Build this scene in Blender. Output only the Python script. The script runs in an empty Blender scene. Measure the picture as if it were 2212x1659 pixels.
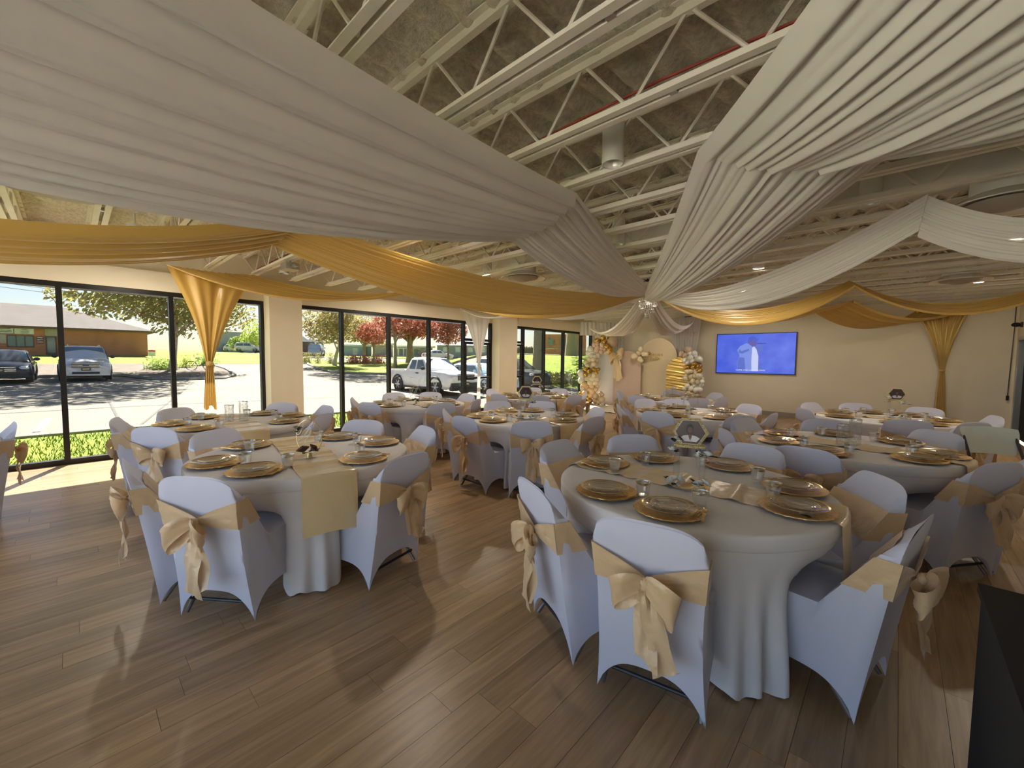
import bpy, bmesh, math, random
from math import sin, cos, pi, radians, sqrt, atan2, exp, floor, hypot, tan
from mathutils import Vector, Matrix
random.seed(7)
SC = bpy.context.scene
COL = SC.collection
# ---------------------------------------------------------------- camera
FPX = 891.23
YAW, PITCH, ROLL = radians(43.096), radians(3.435), radians(-0.5667)
fw = Vector((-sin(YAW)*cos(PITCH), cos(YAW)*cos(PITCH), -sin(PITCH)))
rt0 = Vector((cos(YAW), sin(YAW), 0.0)); up0 = rt0.cross(fw)
rt = rt0*cos(ROLL) - up0*sin(ROLL); up = up0*cos(ROLL) + rt0*sin(ROLL)
cam_d = bpy.data.cameras.new('camera')
cam = bpy.data.objects.new('camera', cam_d); COL.objects.link(cam)
M = Matrix((rt, up, -fw)).transposed().to_4x4(); M.translation = Vector((0, 0, 1.5126))
cam.matrix_world = M
cam_d.sensor_fit = 'HORIZONTAL'; cam_d.sensor_width = 36.0
cam_d.lens = 36.0*FPX/2212.0; cam_d.clip_start = 0.05; cam_d.clip_end = 600
SC.camera = cam
# ---------------------------------------------------------------- view / light
SC.view_settings.view_transform = 'Standard'
SC.view_settings.look = 'None'
SC.view_settings.gamma = 1.0
SC.view_settings.use_curve_mapping = False
SC.view_settings.exposure = EXPOSURE = 0.65
try:
    SC.cycles.use_denoising = True
    SC.cycles.denoiser = 'OPENIMAGEDENOISE'
    SC.cycles.max_bounces = 9; SC.cycles.diffuse_bounces = 6
    SC.cycles.glossy_bounces = 4; SC.cycles.transmission_bounces = 6
    SC.cycles.transparent_max_bounces = 24
    SC.cycles.sample_clamp_indirect = 6.0
    SC.cycles.caustics_reflective = False; SC.cycles.caustics_refractive = False
except Exception: pass
SUN_EL = radians(42.0)
SUN_H = Vector((0.924, -0.382, 0)).normalized()
SUN_DIR = Vector((SUN_H.x*cos(SUN_EL), SUN_H.y*cos(SUN_EL), -sin(SUN_EL)))
sd = bpy.data.lights.new('sun', 'SUN'); sd.energy = 128.0; sd.angle = radians(0.55); sd.color = (1.0, 0.93, 0.80)
so = bpy.data.objects.new('sun', sd); COL.objects.link(so)
so.rotation_euler = SUN_DIR.to_track_quat('-Z', 'Y').to_euler(); so.location = (-30, 12, 30)
W = bpy.data.worlds.new('world'); SC.world = W; W.use_nodes = True
nt = W.node_tree; nt.nodes.clear()
out = nt.nodes.new('ShaderNodeOutputWorld'); bg = nt.nodes.new('ShaderNodeBackground')
sky = nt.nodes.new('ShaderNodeTexSky'); sky.sky_type = 'NISHITA'; sky.sun_disc = False
sky.sun_elevation = SUN_EL; sky.sun_rotation = atan2(-SUN_DIR.x, -SUN_DIR.y)
sky.air_density = 1.0; sky.dust_density = 0.8; sky.ozone_density = 1.0
nt.links.new(sky.outputs[0], bg.inputs[0]); nt.links.new(bg.outputs[0], out.inputs[0])
bg.inputs[1].default_value = 0.75
# ---------------------------------------------------------------- materials
MATS = {}
def srgb(r, g, b):
    f = lambda c: (c/255/12.92 if c/255 <= 0.04045 else ((c/255+0.055)/1.055)**2.4)
    return (f(r), f(g), f(b), 1.0)
def newmat(name):
    m = bpy.data.materials.new(name); m.use_nodes = True
    n = m.node_tree; p = n.nodes.get('Principled BSDF')
    MATS[name] = m
    return m, n, p
def setp(p, **k):
    al = dict(col='Base Color', rough='Roughness', metal='Metallic', spec='Specular IOR Level', sheen='Sheen Weight',
              trans='Transmission Weight', alpha='Alpha', coat='Coat Weight', emis='Emission Color', estr='Emission Strength', ior='IOR')
    for a, v in k.items():
        i = p.inputs.get(al[a])
        if i is not None: i.default_value = v
def mat(name, col, rough=0.6, metal=0.0, noise=0.0, nscale=8.0, bump=0.0, bscale=40.0, coords='Object', **k):
    """plain procedural surface: base colour with fine noise variation and bump"""
    if name in MATS: return MATS[name]
    m, n, p = newmat(name)
    if len(col) == 3: col = (*col, 1.0)
    setp(p, col=col, rough=rough, metal=metal, **k)
    tc = n.nodes.new('ShaderNodeTexCoord')
    if noise > 0:
        t = n.nodes.new('ShaderNodeTexNoise'); t.inputs['Scale'].default_value = nscale; t.inputs['Detail'].default_value = 4
        n.links.new(tc.outputs[coords], t.inputs['Vector'])
        r = n.nodes.new('ShaderNodeMapRange'); r.inputs[1].default_value = .25; r.inputs[2].default_value = .75
        r.inputs[3].default_value = 1-noise; r.inputs[4].default_value = 1+noise
        n.links.new(t.outputs[0], r.inputs[0])
        mx = n.nodes.new('ShaderNodeMix'); mx.data_type = 'RGBA'; mx.blend_type = 'MULTIPLY'; mx.inputs[0].default_value = 1
        mx.inputs[6].default_value = col
        n.links.new(r.outputs[0], mx.inputs[7]); n.links.new(mx.outputs[2], p.inputs['Base Color'])
    if bump > 0:
        t2 = n.nodes.new('ShaderNodeTexNoise'); t2.inputs['Scale'].default_value = bscale; t2.inputs['Detail'].default_value = 5
        n.links.new(tc.outputs[coords], t2.inputs['Vector'])
        b = n.nodes.new('ShaderNodeBump'); b.inputs['Strength'].default_value = bump; b.inputs['Distance'].default_value = .02
        n.links.new(t2.outputs[0], b.inputs['Height']); n.links.new(b.outputs[0], p.inputs['Normal'])
    return m
def cloth(name, col, rough=0.7, translucent=0.25, transparent=0.0, sheen=0.1, bump=0.05, bscale=250.0, spec=.25, metal=0.0, bdist=.002):
    m, n, p = newmat(name)
    col = (*col[:3], 1)
    setp(p, col=col, rough=rough, sheen=sheen, spec=spec, metal=metal)
    outn = n.nodes['Material Output']
    tr = n.nodes.new('ShaderNodeBsdfTranslucent'); tr.inputs[0].default_value = col
    mx = n.nodes.new('ShaderNodeMixShader'); mx.inputs[0].default_value = translucent
    n.links.new(p.outputs[0], mx.inputs[1]); n.links.new(tr.outputs[0], mx.inputs[2])
    last = mx
    if transparent > 0:
        tp = n.nodes.new('ShaderNodeBsdfTransparent')
        m2 = n.nodes.new('ShaderNodeMixShader'); m2.inputs[0].default_value = transparent
        n.links.new(mx.outputs[0], m2.inputs[1]); n.links.new(tp.outputs[0], m2.inputs[2]); last = m2
    n.links.new(last.outputs[0], outn.inputs[0])
    if bump > 0:
        tc = n.nodes.new('ShaderNodeTexCoord'); t2 = n.nodes.new('ShaderNodeTexNoise')
        t2.inputs['Scale'].default_value = bscale
        n.links.new(tc.outputs['Object'], t2.inputs['Vector'])
        b = n.nodes.new('ShaderNodeBump'); b.inputs['Strength'].default_value = bump; b.inputs['Distance'].default_value = bdist
        n.links.new(t2.outputs[0], b.inputs['Height']); n.links.new(b.outputs[0], p.inputs['Normal'])
    return m
def clear(name, tint=(1, 1, 1), refl=0.12, rough=0.02, body=0.0, bodycol=(1, 1, 1)):
    """thin clear glass / plastic: transparent with a fresnel reflection"""
    m, n, p = newmat(name); n.nodes.remove(p)
    outn = n.nodes['Material Output']
    tp = n.nodes.new('ShaderNodeBsdfTransparent'); tp.inputs[0].default_value = (*tint, 1)
    gl = n.nodes.new('ShaderNodeBsdfGlossy'); gl.inputs['Roughness'].default_value = rough
    lw = n.nodes.new('ShaderNodeLayerWeight'); lw.inputs[0].default_value = 0.25
    mr = n.nodes.new('ShaderNodeMapRange'); mr.inputs[3].default_value = refl*.35; mr.inputs[4].default_value = min(1, refl*4)
    n.links.new(lw.outputs['Facing'], mr.inputs[0])
    mx = n.nodes.new('ShaderNodeMixShader'); n.links.new(mr.outputs[0], mx.inputs[0])
    n.links.new(tp.outputs[0], mx.inputs[1]); n.links.new(gl.outputs[0], mx.inputs[2])
    last = mx
    if body > 0:
        df = n.nodes.new('ShaderNodeBsdfDiffuse'); df.inputs[0].default_value = (*bodycol, 1)
        m2 = n.nodes.new('ShaderNodeMixShader'); m2.inputs[0].default_value = body
        n.links.new(mx.outputs[0], m2.inputs[1]); n.links.new(df.outputs[0], m2.inputs[2]); last = m2
    n.links.new(last.outputs[0], outn.inputs[0])
    return m
def emit(name, col, strength):
    m, n, p = newmat(name); setp(p, col=(0, 0, 0, 1), emis=(*col[:3], 1), estr=strength, rough=.3); return m
# ---------------------------------------------------------------- mesh builder
class MB:
    def __init__(s): s.v = []; s.f = []
    def add(s, vs, fs):
        o = len(s.v); s.v += [tuple(v) for v in vs]; s.f += [tuple(i+o for i in f) for f in fs]; return s
    def box(s, x0, x1, y0, y1, z0, z1):
        v = [(x0,y0,z0),(x1,y0,z0),(x1,y1,z0),(x0,y1,z0),(x0,y0,z1),(x1,y0,z1),(x1,y1,z1),(x0,y1,z1)]
        return s.add(v, [(0,3,2,1),(4,5,6,7),(0,1,5,4),(1,2,6,5),(2,3,7,6),(3,0,4,7)])
    def grid(s, nu, nv, fn, closeu=False, flip=False):
        o = len(s.v)
        for j in range(nv):
            for i in range(nu): s.v.append(tuple(fn(i/(nu if closeu else nu-1), j/(nv-1))))
        for j in range(nv-1):
            for i in range(nu if closeu else nu-1):
                a = o+j*nu+i; b = o+j*nu+(i+1) % nu; c = b+nu; d = a+nu
                s.f.append((a, d, c, b) if flip else (a, b, c, d))
        return s
    def lathe(s, prof, n=24, cx=0, cy=0, cz=0, ripple=None):
        def fn(u, v):
            k = v*(len(prof)-1); i = int(round(k)); r, z = prof[i]
            a = 2*pi*u
            if ripple: r = ripple(r, a, i)
            return (cx+r*cos(a), cy+r*sin(a), cz+z)
        s.grid(n, len(prof), fn, closeu=True)
        return s
    def disc(s, r, z, n=24, cx=0, cy=0, up=True):
        o = len(s.v)
        for i in range(n): s.v.append((cx+r*cos(2*pi*i/n), cy+r*sin(2*pi*i/n), z))
        f = tuple(range(o, o+n)); s.f.append(f if up else f[::-1]); return s
    def cyl(s, p0, p1, r0, r1=None, n=10, cap=True):
        if r1 is None: r1 = r0
        p0 = Vector(p0); p1 = Vector(p1); d = (p1-p0).normalized()
        a = d.orthogonal().normalized(); b = d.cross(a)
        o = len(s.v)
        for p, r in ((p0, r0), (p1, r1)):
            for i in range(n):
                t = 2*pi*i/n; s.v.append(tuple(p+a*(r*cos(t))+b*(r*sin(t))))
        for i in range(n): s.f.append((o+i, o+(i+1) % n, o+n+(i+1) % n, o+n+i))
        if cap: s.f.append(tuple(o+n-1-i for i in range(n))); s.f.append(tuple(o+n+i for i in range(n)))
        return s
    def tube(s, pts, r, n=8, closed=False):
        pts = [Vector(p) for p in pts]; N = len(pts); o = len(s.v)
        rr = r if isinstance(r, (list, tuple)) else [r]*N
        ref = None
        for k, p in enumerate(pts):
            if closed: d = pts[(k+1) % N]-pts[k-1]
            else: d = pts[min(k+1, N-1)]-pts[max(k-1, 0)]
            d.normalize()
            if ref is None: ref = d.orthogonal().normalized()
            a = (ref-d*ref.dot(d))
            a = a.normalized() if a.length > 1e-6 else d.orthogonal().normalized()
            ref = a; b = d.cross(a)
            for i in range(n):
                t = 2*pi*i/n; s.v.append(tuple(p+a*(rr[k]*cos(t))+b*(rr[k]*sin(t))))
        for k in range(N if closed else N-1):
            for i in range(n):
                s.f.append((o+k*n+i, o+k*n+(i+1) % n, o+((k+1) % N)*n+(i+1) % n, o+((k+1) % N)*n+i))
        if not closed:
            s.f.append(tuple(o+n-1-i for i in range(n))); s.f.append(tuple(o+(N-1)*n+i for i in range(n)))
        return s
    def sphere(s, c, r, nu=12, nv=8, sx=1, sy=1, sz=1):
        return s.grid(nu, nv, lambda u, v: (c[0]+r*sx*sin(pi*v)*cos(2*pi*u), c[1]+r*sy*sin(pi*v)*sin(2*pi*u), c[2]-r*sz*cos(pi*v)), closeu=True)
    def prism(s, poly, z0, z1, axis='z'):
        """extrude a 2D polygon; axis z: (x,y)->z, axis y: (x,z)->y, axis x: (y,z)->x"""
        n = len(poly); o = len(s.v)
        def P(a, b, t): return (a, b, t) if axis == 'z' else ((a, t, b) if axis == 'y' else (t, a, b))
        for t in (z0, z1):
            for a, b in poly: s.v.append(P(a, b, t))
        for i in range(n): s.f.append((o+i, o+(i+1) % n, o+n+(i+1) % n, o+n+i))
        s.f.append(tuple(o+n-1-i for i in range(n))); s.f.append(tuple(o+n+i for i in range(n)))
        return s
    def mesh(s, name, smooth=False, fix=True):
        me = bpy.data.meshes.new(name); me.from_pydata(s.v, [], s.f); me.update()
        if fix:
            bm = bmesh.new(); bm.from_mesh(me)
            bmesh.ops.remove_doubles(bm, verts=bm.verts, dist=1e-5)
            bmesh.ops.recalc_face_normals(bm, faces=bm.faces)
            bm.to_mesh(me); bm.free()
        if smooth:
            me.polygons.foreach_set('use_smooth', [True]*len(me.polygons))
            if smooth != 'all':
                try: me.set_sharp_from_angle(angle=radians(smooth if isinstance(smooth, (int, float)) and smooth > 1 else 38))
                except Exception: pass
        return me
def obj(name, data, m=None, parent=None, smooth=False, fix=True, loc=None, rot=None):
    me = data.mesh(name, smooth, fix) if isinstance(data, MB) else data
    if m is not None and len(me.materials) == 0: me.materials.append(MATS[m] if isinstance(m, str) else m)
    o = bpy.data.objects.new(name, me); COL.objects.link(o)
    if parent is not None: o.parent = parent
    if loc: o.location = loc
    if rot: o.rotation_euler = rot
    return o
def tag(o, label, cat, group=None):
    o['label'] = label; o['category'] = cat
    if group: o['group'] = group
    return o
def thing(name, label, cat, loc=(0, 0, 0), rz=0, group=None):
    o = bpy.data.objects.new(name, None); COL.objects.link(o)
    o.empty_display_size = .1; o.location = loc; o.rotation_euler = (0, 0, rz)
    return tag(o, label, cat, group)
def struct(name, data, m=None, parent=None, **k):
    o = obj(name, data, m, parent, **k)
    if parent is None: o['kind'] = 'structure'
    return o
def struct_empty(name, loc=(0, 0, 0)):
    o = bpy.data.objects.new(name, None); COL.objects.link(o); o.location = loc; o['kind'] = 'structure'; return o
def stamp(proto, name, label, cat, loc, rz=0, group=None, scale=1.0):
    """proto: list of (part name, mesh, parent index or None); a thing built from shared meshes"""
    t = thing(name, label, cat, loc, rz, group)
    if scale != 1.0: t.scale = (scale,)*3
    made = []
    for pn, me, par in proto:
        o = bpy.data.objects.new(pn, me); COL.objects.link(o)
        o.parent = t if par is None else made[par]; made.append(o)
    return t
def one(name, me, label, cat, loc, rz=0, group=None, scale=1.0, rot=None):
    o = bpy.data.objects.new(name, me); COL.objects.link(o)
    o.location = loc; o.rotation_euler = rot if rot else (0, 0, rz)
    if scale != 1.0: o.scale = (scale,)*3 if not isinstance(scale, (tuple, list)) else scale
    return tag(o, label, cat, group)
def withmat(mb, name, m, smooth=False, fix=True):
    me = mb.mesh(name, smooth, fix); me.materials.append(MATS[m] if isinstance(m, str) else m); return me
def text_mesh(name, body, size, m, extrude=0.002, align='CENTER', shear=0.0):
    cu = bpy.data.curves.new(name, 'FONT'); cu.body = body; cu.size = size; cu.extrude = extrude
    cu.align_x = align; cu.align_y = 'CENTER'; cu.shear = shear; cu.resolution_u = 2
    o = bpy.data.objects.new(name, cu); COL.objects.link(o)
    dg = bpy.context.evaluated_depsgraph_get()
    me = bpy.data.meshes.new_from_object(o.evaluated_get(dg))
    bpy.data.objects.remove(o); me.name = name; me.materials.clear(); me.materials.append(MATS[m])
    return me
def smoothstep(a, b, x):
    t = max(0, min(1, (x-a)/(b-a))); return t*t*(3-2*t)
def lerp(a, b, t): return a+(b-a)*t
XW, XR, YB, YF = -8.3, 1.76, 13.36, -3.2     # window wall, right wall, tv wall, wall behind the viewer
# ---------------------------------------------------------------- shared materials
mat('paint_cream', (.80, .73, .58), .75, noise=.03, nscale=2.0, bump=.08, bscale=90)
mat('paint_tan', (.55, .50, .41), .8, noise=.04, nscale=2.0)
mat('paint_white', (.78, .76, .71), .55, noise=.02)
mat('joist_paint', (.74, .70, .60), .45, noise=.05, nscale=6)
mat('joist_slot', (.05, .045, .04), .8)
mat('black_alu', (.012, .012, .013), .35, metal=.2)
mat('dark_void', (.006, .006, .007), .9)
mat('silver_metal', (.55, .55, .54), .3, metal=.8, noise=.05)
mat('base_grey', (.33, .30, .26), .6)
clear('window_glass', (.30, .305, .31), .05, .0)
clear('window_glass_clear', (.76, .78, .82), .08, .0)  # less tinted, so the added unseen window lets in more light
clear('clear_plastic', (.96, .965, .965), .13, .04, body=.03)
clear('plate_clear', (.95, .94, .92), .22, .05, body=.14, bodycol=(.85, .80, .72))
clear('crystal', (.9, .9, .88), .5, .05, body=.12)
mat('gold_metal', (.62, .40, .14), .26, metal=.92, noise=.15, nscale=30)
mat('gold_rim', (.80, .62, .30), .2, metal=.95)
mat('charger_gold', (.80, .53, .20), .26, metal=.8, noise=.25, nscale=40, bump=.5, bscale=60)
mat('silver_rim', (.78, .78, .77), .15, metal=.95)
cloth('spandex_white_skytint', (.71, .725, .86), .65, translucent=.22, transparent=.09, sheen=.15)  # white cloth with the bluish cast of skylight mixed into its colour
cloth('table_white', (.76, .735, .745), .7, translucent=.12, sheen=.1)
cloth('sash_satin', (.70, .50, .29), .32, translucent=.16, transparent=.03, sheen=.3, spec=.6, bump=.55, bscale=18, bdist=.02)
cloth('runner_satin', (.70, .54, .31), .26, translucent=.04, sheen=.2, spec=.75, bump=.4, bscale=10, bdist=.02)
cloth('drape_white', (.80, .77, .745), .72, translucent=.22, transparent=.03, sheen=.05, bump=.03)
cloth('drape_gold', (.62, .40, .10), .30, translucent=.14, sheen=.25, spec=.5, bump=.03)
cloth('drape_gold_metallic', (.66, .47, .16), .34, translucent=.08, sheen=.2, metal=.45)
mat('chair_frame', (.17, .155, .145), .45, metal=.5)
mat('chair_frame_dark', (.02, .02, .022), .5)
mat('plastic_white', (.62, .66, .62), .5, noise=.03)
mat('plastic_shadow', (.03, .03, .03), .7)
mat('rose_white', (.80, .80, .76), .6, noise=.08, nscale=25)
mat('rose_brown', (.17, .085, .045), .7, noise=.25, nscale=30)
mat('rose_sage', (.28, .28, .22), .7, noise=.2, nscale=30)
mat('leaf_dark', (.018, .035, .015), .5, noise=.2, nscale=30)
mat('leaf_grey', (.10, .13, .07), .6, noise=.3, nscale=20)
mat('pearl', (.85, .82, .76), .25)
mat('wire_gold', (.55, .42, .2), .3, metal=.9)
mat('glitter_gold', (.62, .50, .24), .45, metal=.7, noise=.6, nscale=160, bump=.6, bscale=200)
mat('photo_dark', (.035, .012, .008), .4)
mat('photo_skin', (.12, .055, .03), .5)
mat('photo_white', (.55, .52, .55), .5)
mat('photo_hair', (.008, .006, .008), .5)
mat('black_cloth', (.004, .004, .004), .9)
mat('care_label', (.85, .85, .85), .6)
# ---------------------------------------------------------------- projection helper (used to pick which planks show largest)
def project(x, y, z):
    v = Vector((x, y, z-1.5126)); k = v.dot(fw)
    if k <= .05: return None
    return (1106+FPX*v.dot(rt)/k, 829.5-FPX*v.dot(up)/k, k)
# ---------------------------------------------------------------- floor
def wood_material():
    m, n, p = newmat('plank_oak')
    oi = n.nodes.new('ShaderNodeObjectInfo'); ge = n.nodes.new('ShaderNodeNewGeometry')
    ad = n.nodes.new('ShaderNodeMath'); ad.operation = 'ADD'
    n.links.new(oi.outputs['Random'], ad.inputs[0]); n.links.new(ge.outputs['Random Per Island'], ad.inputs[1])
    fr = n.nodes.new('ShaderNodeMath'); fr.operation = 'FRACT'; n.links.new(ad.outputs[0], fr.inputs[0])
    tc = n.nodes.new('ShaderNodeNewGeometry')
    mp = n.nodes.new('ShaderNodeMapping'); mp.inputs['Scale'].default_value = (26, 1.6, 1)
    off = n.nodes.new('ShaderNodeCombineXYZ'); mul = n.nodes.new('ShaderNodeMath'); mul.operation = 'MULTIPLY'; mul.inputs[1].default_value = 37
    n.links.new(fr.outputs[0], mul.inputs[0]); n.links.new(mul.outputs[0], off.inputs[0]); n.links.new(mul.outputs[0], off.inputs[1]); n.links.new(mul.outputs[0], off.inputs[2])
    n.links.new(off.outputs[0], mp.inputs['Location']); n.links.new(tc.outputs['Position'], mp.inputs['Vector'])
    g = n.nodes.new('ShaderNodeTexNoise'); g.inputs['Scale'].default_value = 1.0; g.inputs['Detail'].default_value = 6; g.inputs['Roughness'].default_value = .62; g.inputs['Distortion'].default_value = .6
    n.links.new(mp.outputs[0], g.inputs['Vector'])
    cr = n.nodes.new('ShaderNodeValToRGB')
    cr.color_ramp.elements[0].position = .25; cr.color_ramp.elements[0].color = (.25, .15, .072, 1)
    cr.color_ramp.elements[1].position = .75; cr.color_ramp.elements[1].color = (.50, .34, .185, 1)
    n.links.new(g.outputs[0], cr.inputs[0])
    mr = n.nodes.new('ShaderNodeMapRange'); mr.inputs[3].default_value = .80; mr.inputs[4].default_value = 1.14
    n.links.new(fr.outputs[0], mr.inputs[0])
    mx = n.nodes.new('ShaderNodeMix'); mx.data_type = 'RGBA'; mx.blend_type = 'MULTIPLY'; mx.inputs[0].default_value = 1
    n.links.new(cr.outputs[0], mx.inputs[6]); n.links.new(mr.outputs[0], mx.inputs[7])
    n.links.new(mx.outputs[2], p.inputs['Base Color'])
    setp(p, rough=.33, spec=.5)
    b = n.nodes.new('ShaderNodeBump'); b.inputs['Strength'].default_value = .12; b.inputs['Distance'].default_value = .004
    n.links.new(g.outputs[0], b.inputs['Height']); n.links.new(b.outputs[0], p.inputs['Normal'])
    return m
wood_material()
mat('floor_joint', (.07, .045, .025), .8)
floor_o = struct('floor', MB().box(XW-.15, XR, YF, YB, -.2, -.0022), 'floor_joint')
PW, PL = .155, 1.22
rnd = random.Random(3)
planks = []
ncol = int((XR-XW)/PW)+1
for i in range(ncol):
    x0 = XW+.001+i*PW; x1 = min(x0+PW-.0016, XR)
    y = YF-rnd.random()*PL
    while y < YB:
        a, b = max(y, YF), min(y+PL-.0016, YB); y += PL
        if b-a < .02 or x1-x0 < .01: continue
        planks.append((x0, x1, a, b))
full = [q for q in planks if q[3]-q[2] > PL-.004 and q[1]-q[0] > PW-.004]
def plank_size(q):
    cx, cy = (q[0]+q[1])/2, (q[2]+q[3])/2
    best = 0
    for yy in (q[2], cy, q[3]):
        pr = project(cx, yy, 0)
        if pr and -60 < pr[0] < 2272 and 700 < pr[1] < 1720: best = max(best, 1.0/(pr[2]**3))
    return best
full.sort(key=plank_size, reverse=True)
near = set(full[:300])
pm = withmat(MB().box(0, PW-.0016, 0, PL-.0016, -.006, 0), 'plank', 'plank_oak')
for q in full[:300]:
    o = bpy.data.objects.new('plank', pm); COL.objects.link(o); o.parent = floor_o; o.location = (q[0], q[2], 0)
mb = MB()
for q in planks:
    if q in near: continue
    mb.box(q[0], q[1], q[2], q[3], -.006, 0)
o = obj('far_planks', mb, 'plank_oak', floor_o, fix=False); o['kind'] = 'stuff'; o['label'] = 'distant oak planks running to the far wall'
# ---------------------------------------------------------------- walls
ZC = 3.5
mb = MB()
mb.box(XW-.16, XW, YF, YB, 2.5, 2.79)                      # header over the glazing
mb.box(XW-.45, XW-.16, YF-.2, YB+.2, 2.60, ZC+.1)          # set-back wall above the ledge
mb.box(XW-.16, XW+.28, 2.385, 2.925, 0, 2.79)              # pilaster
mb.box(XW-.16, XW+.28, 8.055, 8.775, 0, 2.79)              # pilaster beside the doors
mb.box(XW-.16, XW, 13.2, YB, 0, 2.5)
mb.box(XW-.16, XW, YF, YF+.12, 0, 2.5)
struct('wall_left', mb, 'paint_cream')
struct('wall_back', MB().box(XW-.16, XR+.2, YB, YB+.2, 0, ZC+.1), 'paint_cream')
mb = MB()
mb.box(XR, XR+.2, YF, 11.2, 0, ZC+.1); mb.box(XR, XR+.2, 11.2, 13.14, 1.99, ZC+.1); mb.box(XR, XR+.2, 13.14, YB, 0, ZC+.1)
struct('wall_right', mb, 'paint_cream')
mb = MB(); mb.box(XW-.3, XR+.2, YF-.2, YF, 2.55, ZC+.1); mb.box(XW-.3, XW+.5, YF-.2, YF, 0, 2.55); mb.box(XR-.6, XR+.2, YF-.2, YF, 0, 2.55)
struct('wall_front', mb, 'paint_cream')
struct('baseboard_back', MB().box(XW, XR-.02, YB-.016, YB, 0, .13), 'base_grey')
struct('baseboard_right', MB().box(XR-.014, XR, YF, 11.1, 0, .13), 'base_grey')
# dark doorway in the right wall, beside the tv-wall corner
d = struct_empty('door_3', (XR, 11.2, 0))
obj('door_frame', MB().box(-.012, .1, -.07, 0, 0, 2.06).box(-.012, .1, 1.94, 2.04, 0, 2.06).box(-.012, .1, 0, 1.94, 1.99, 2.06), 'silver_metal', d)
obj('void_panel', MB().box(.08, .13, 0, 1.94, 0, 1.99), 'dark_void', d)  # black panel standing in for the unlit room beyond the open doorway
# ---------------------------------------------------------------- glazing
def window(name, y0, y1, mull, doors=()):
    """storefront bay in the plane of the left wall; mull = mullion centres; doors = (ya, yb, thick) spans with transom"""
    w = struct_empty(name, (XW, y0, 0))
    xa, xb = -.125, -.015
    L = y1-y0
    obj('head_rail', MB().box(xa, xb, 0, L, 2.43, 2.5), 'black_alu', w)
    edges = [0.0]+[m-y0 for m in mull]+[L]
    for e in edges:
        a = max(0, e-.03); b = min(L, e+.03)
        if e == 0: b = .055
        if e == L: a = L-.055
        obj('mullion', MB().box(xa, xb, a, b, 0, 2.43), 'black_alu', w)
    for a, b in zip(edges[:-1], edges[1:]):
        isd = any(abs((a+b)/2-((da+db)/2-y0)) < .12 for da, db in doors)
        g0 = a+.03 if a > 0 else .055; g1 = b-.03 if b < L else L-.055
        if not isd:
            obj('sill_rail', MB().box(xa, xb, g0, g1, 0, .07), 'black_alu', w)
            obj('pane', MB().box(-.075, -.069, g0, g1, .07, 2.43), 'window_glass', w)
        else:
            obj('transom_rail', MB().box(xa, xb, g0, g1, 1.98, 2.05), 'black_alu', w)
            obj('pane', MB().box(-.075, -.069, g0, g1, 2.05, 2.43), 'window_glass', w)
    return w
window('window_1', -3.08, 2.385, [-2.45, -1.27, -.08, 1.10])
window('window_2', 2.925, 8.055, [3.81, 4.88, 5.96, 7.05], [(7.05, 8.055)])
window('window_3', 8.775, 13.2, [9.40, 10.41, 11.46, 12.53], [(8.775, 9.40)])
def glass_door(name, y0, y1, bar):
    d = struct_empty(name, (XW, y0, 0)); L = y1-y0
    for a, b in ((0, .055), (L-.055, L)): obj('stile', MB().box(-.11, -.03, a, b, .01, 1.97), 'black_alu', d)
    for a, b in ((.01, .16), (1.90, 1.97)): obj('rail', MB().box(-.11, -.03, .055, L-.055, a, b), 'black_alu', d)
    obj('pane', MB().box(-.073, -.067, .055, L-.055, .16, 1.90), 'window_glass', d)
    if bar: obj('push_bar', MB().box(-.03, .03, .04, L-.04, .98, 1.03), 'black_alu', d)
glass_door('door_1', 7.085, 7.995, True)
glass_door('door_2', 8.835, 9.365, True)
# unseen glazing added in the wall behind the viewer for more daylight
w = struct_empty('window_added', (XW+.5, YF-.12, 0)); L = (XR-.6)-(XW+.5)
obj('head_rail', MB().box(0, L, 0, .1, 2.47, 2.55), 'black_alu', w); obj('sill_rail', MB().box(0, L, 0, .1, 0, .07), 'black_alu', w)
n_ = 7
for i in range(n_+1):
    a = L*i/n_; obj('mullion', MB().box(max(0, a-.03), min(L, a+.03), 0, .1, .07, 2.47), 'black_alu', w)
    if i < n_: obj('pane', MB().box(a+.03, L*(i+1)/n_-.03, .045, .051, .07, 2.47), 'window_glass_clear', w)
# ---------------------------------------------------------------- soffit outside
sf = struct_empty('soffit', (XW, 0, 0))
obj('gutter', MB().box(-1.22, -1.10, YF-1, YB+2, 2.535, 2.66), 'black_alu', sf)
mat('soffit_white', (.62, .62, .60), .6)
pmesh = withmat(MB().box(-1.10, -.16, 0, .385, 2.60, 2.63), 'soffit_panel', 'soffit_white')
yy = YF-1
while yy < YB+2:
    o = bpy.data.objects.new('soffit_panel', pmesh); COL.objects.link(o); o.parent = sf; o.location = (0, yy, 0); yy += .40
obj('fascia', MB().box(-1.10, -.16, YF-1, YB+2, 2.64, 2.70), 'black_alu', sf)
# ---------------------------------------------------------------- light portals in the glazed openings
def portal(name, loc, rot, sx, sy):
    l = bpy.data.lights.new(name, 'AREA'); l.shape = 'RECTANGLE'; l.size = sx; l.size_y = sy
    try: l.cycles.is_portal = True
    except Exception: return
    o = bpy.data.objects.new(name, l); COL.objects.link(o); o.location = loc; o.rotation_euler = rot
portal('window_portal_1', (XW-.2, (-3.08+2.385)/2, 1.25), (0, -pi/2, 0), 2.4, 5.4)
portal('window_portal_2', (XW-.2, (2.925+8.055)/2, 1.25), (0, -pi/2, 0), 2.4, 5.1)
portal('window_portal_3', (XW-.2, (8.775+13.2)/2, 1.25), (0, -pi/2, 0), 2.4, 4.4)
portal('window_portal_added', ((XW+.5+XR-.6)/2, YF-.25, 1.27), (pi/2, 0, 0), L, 2.4)
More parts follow.
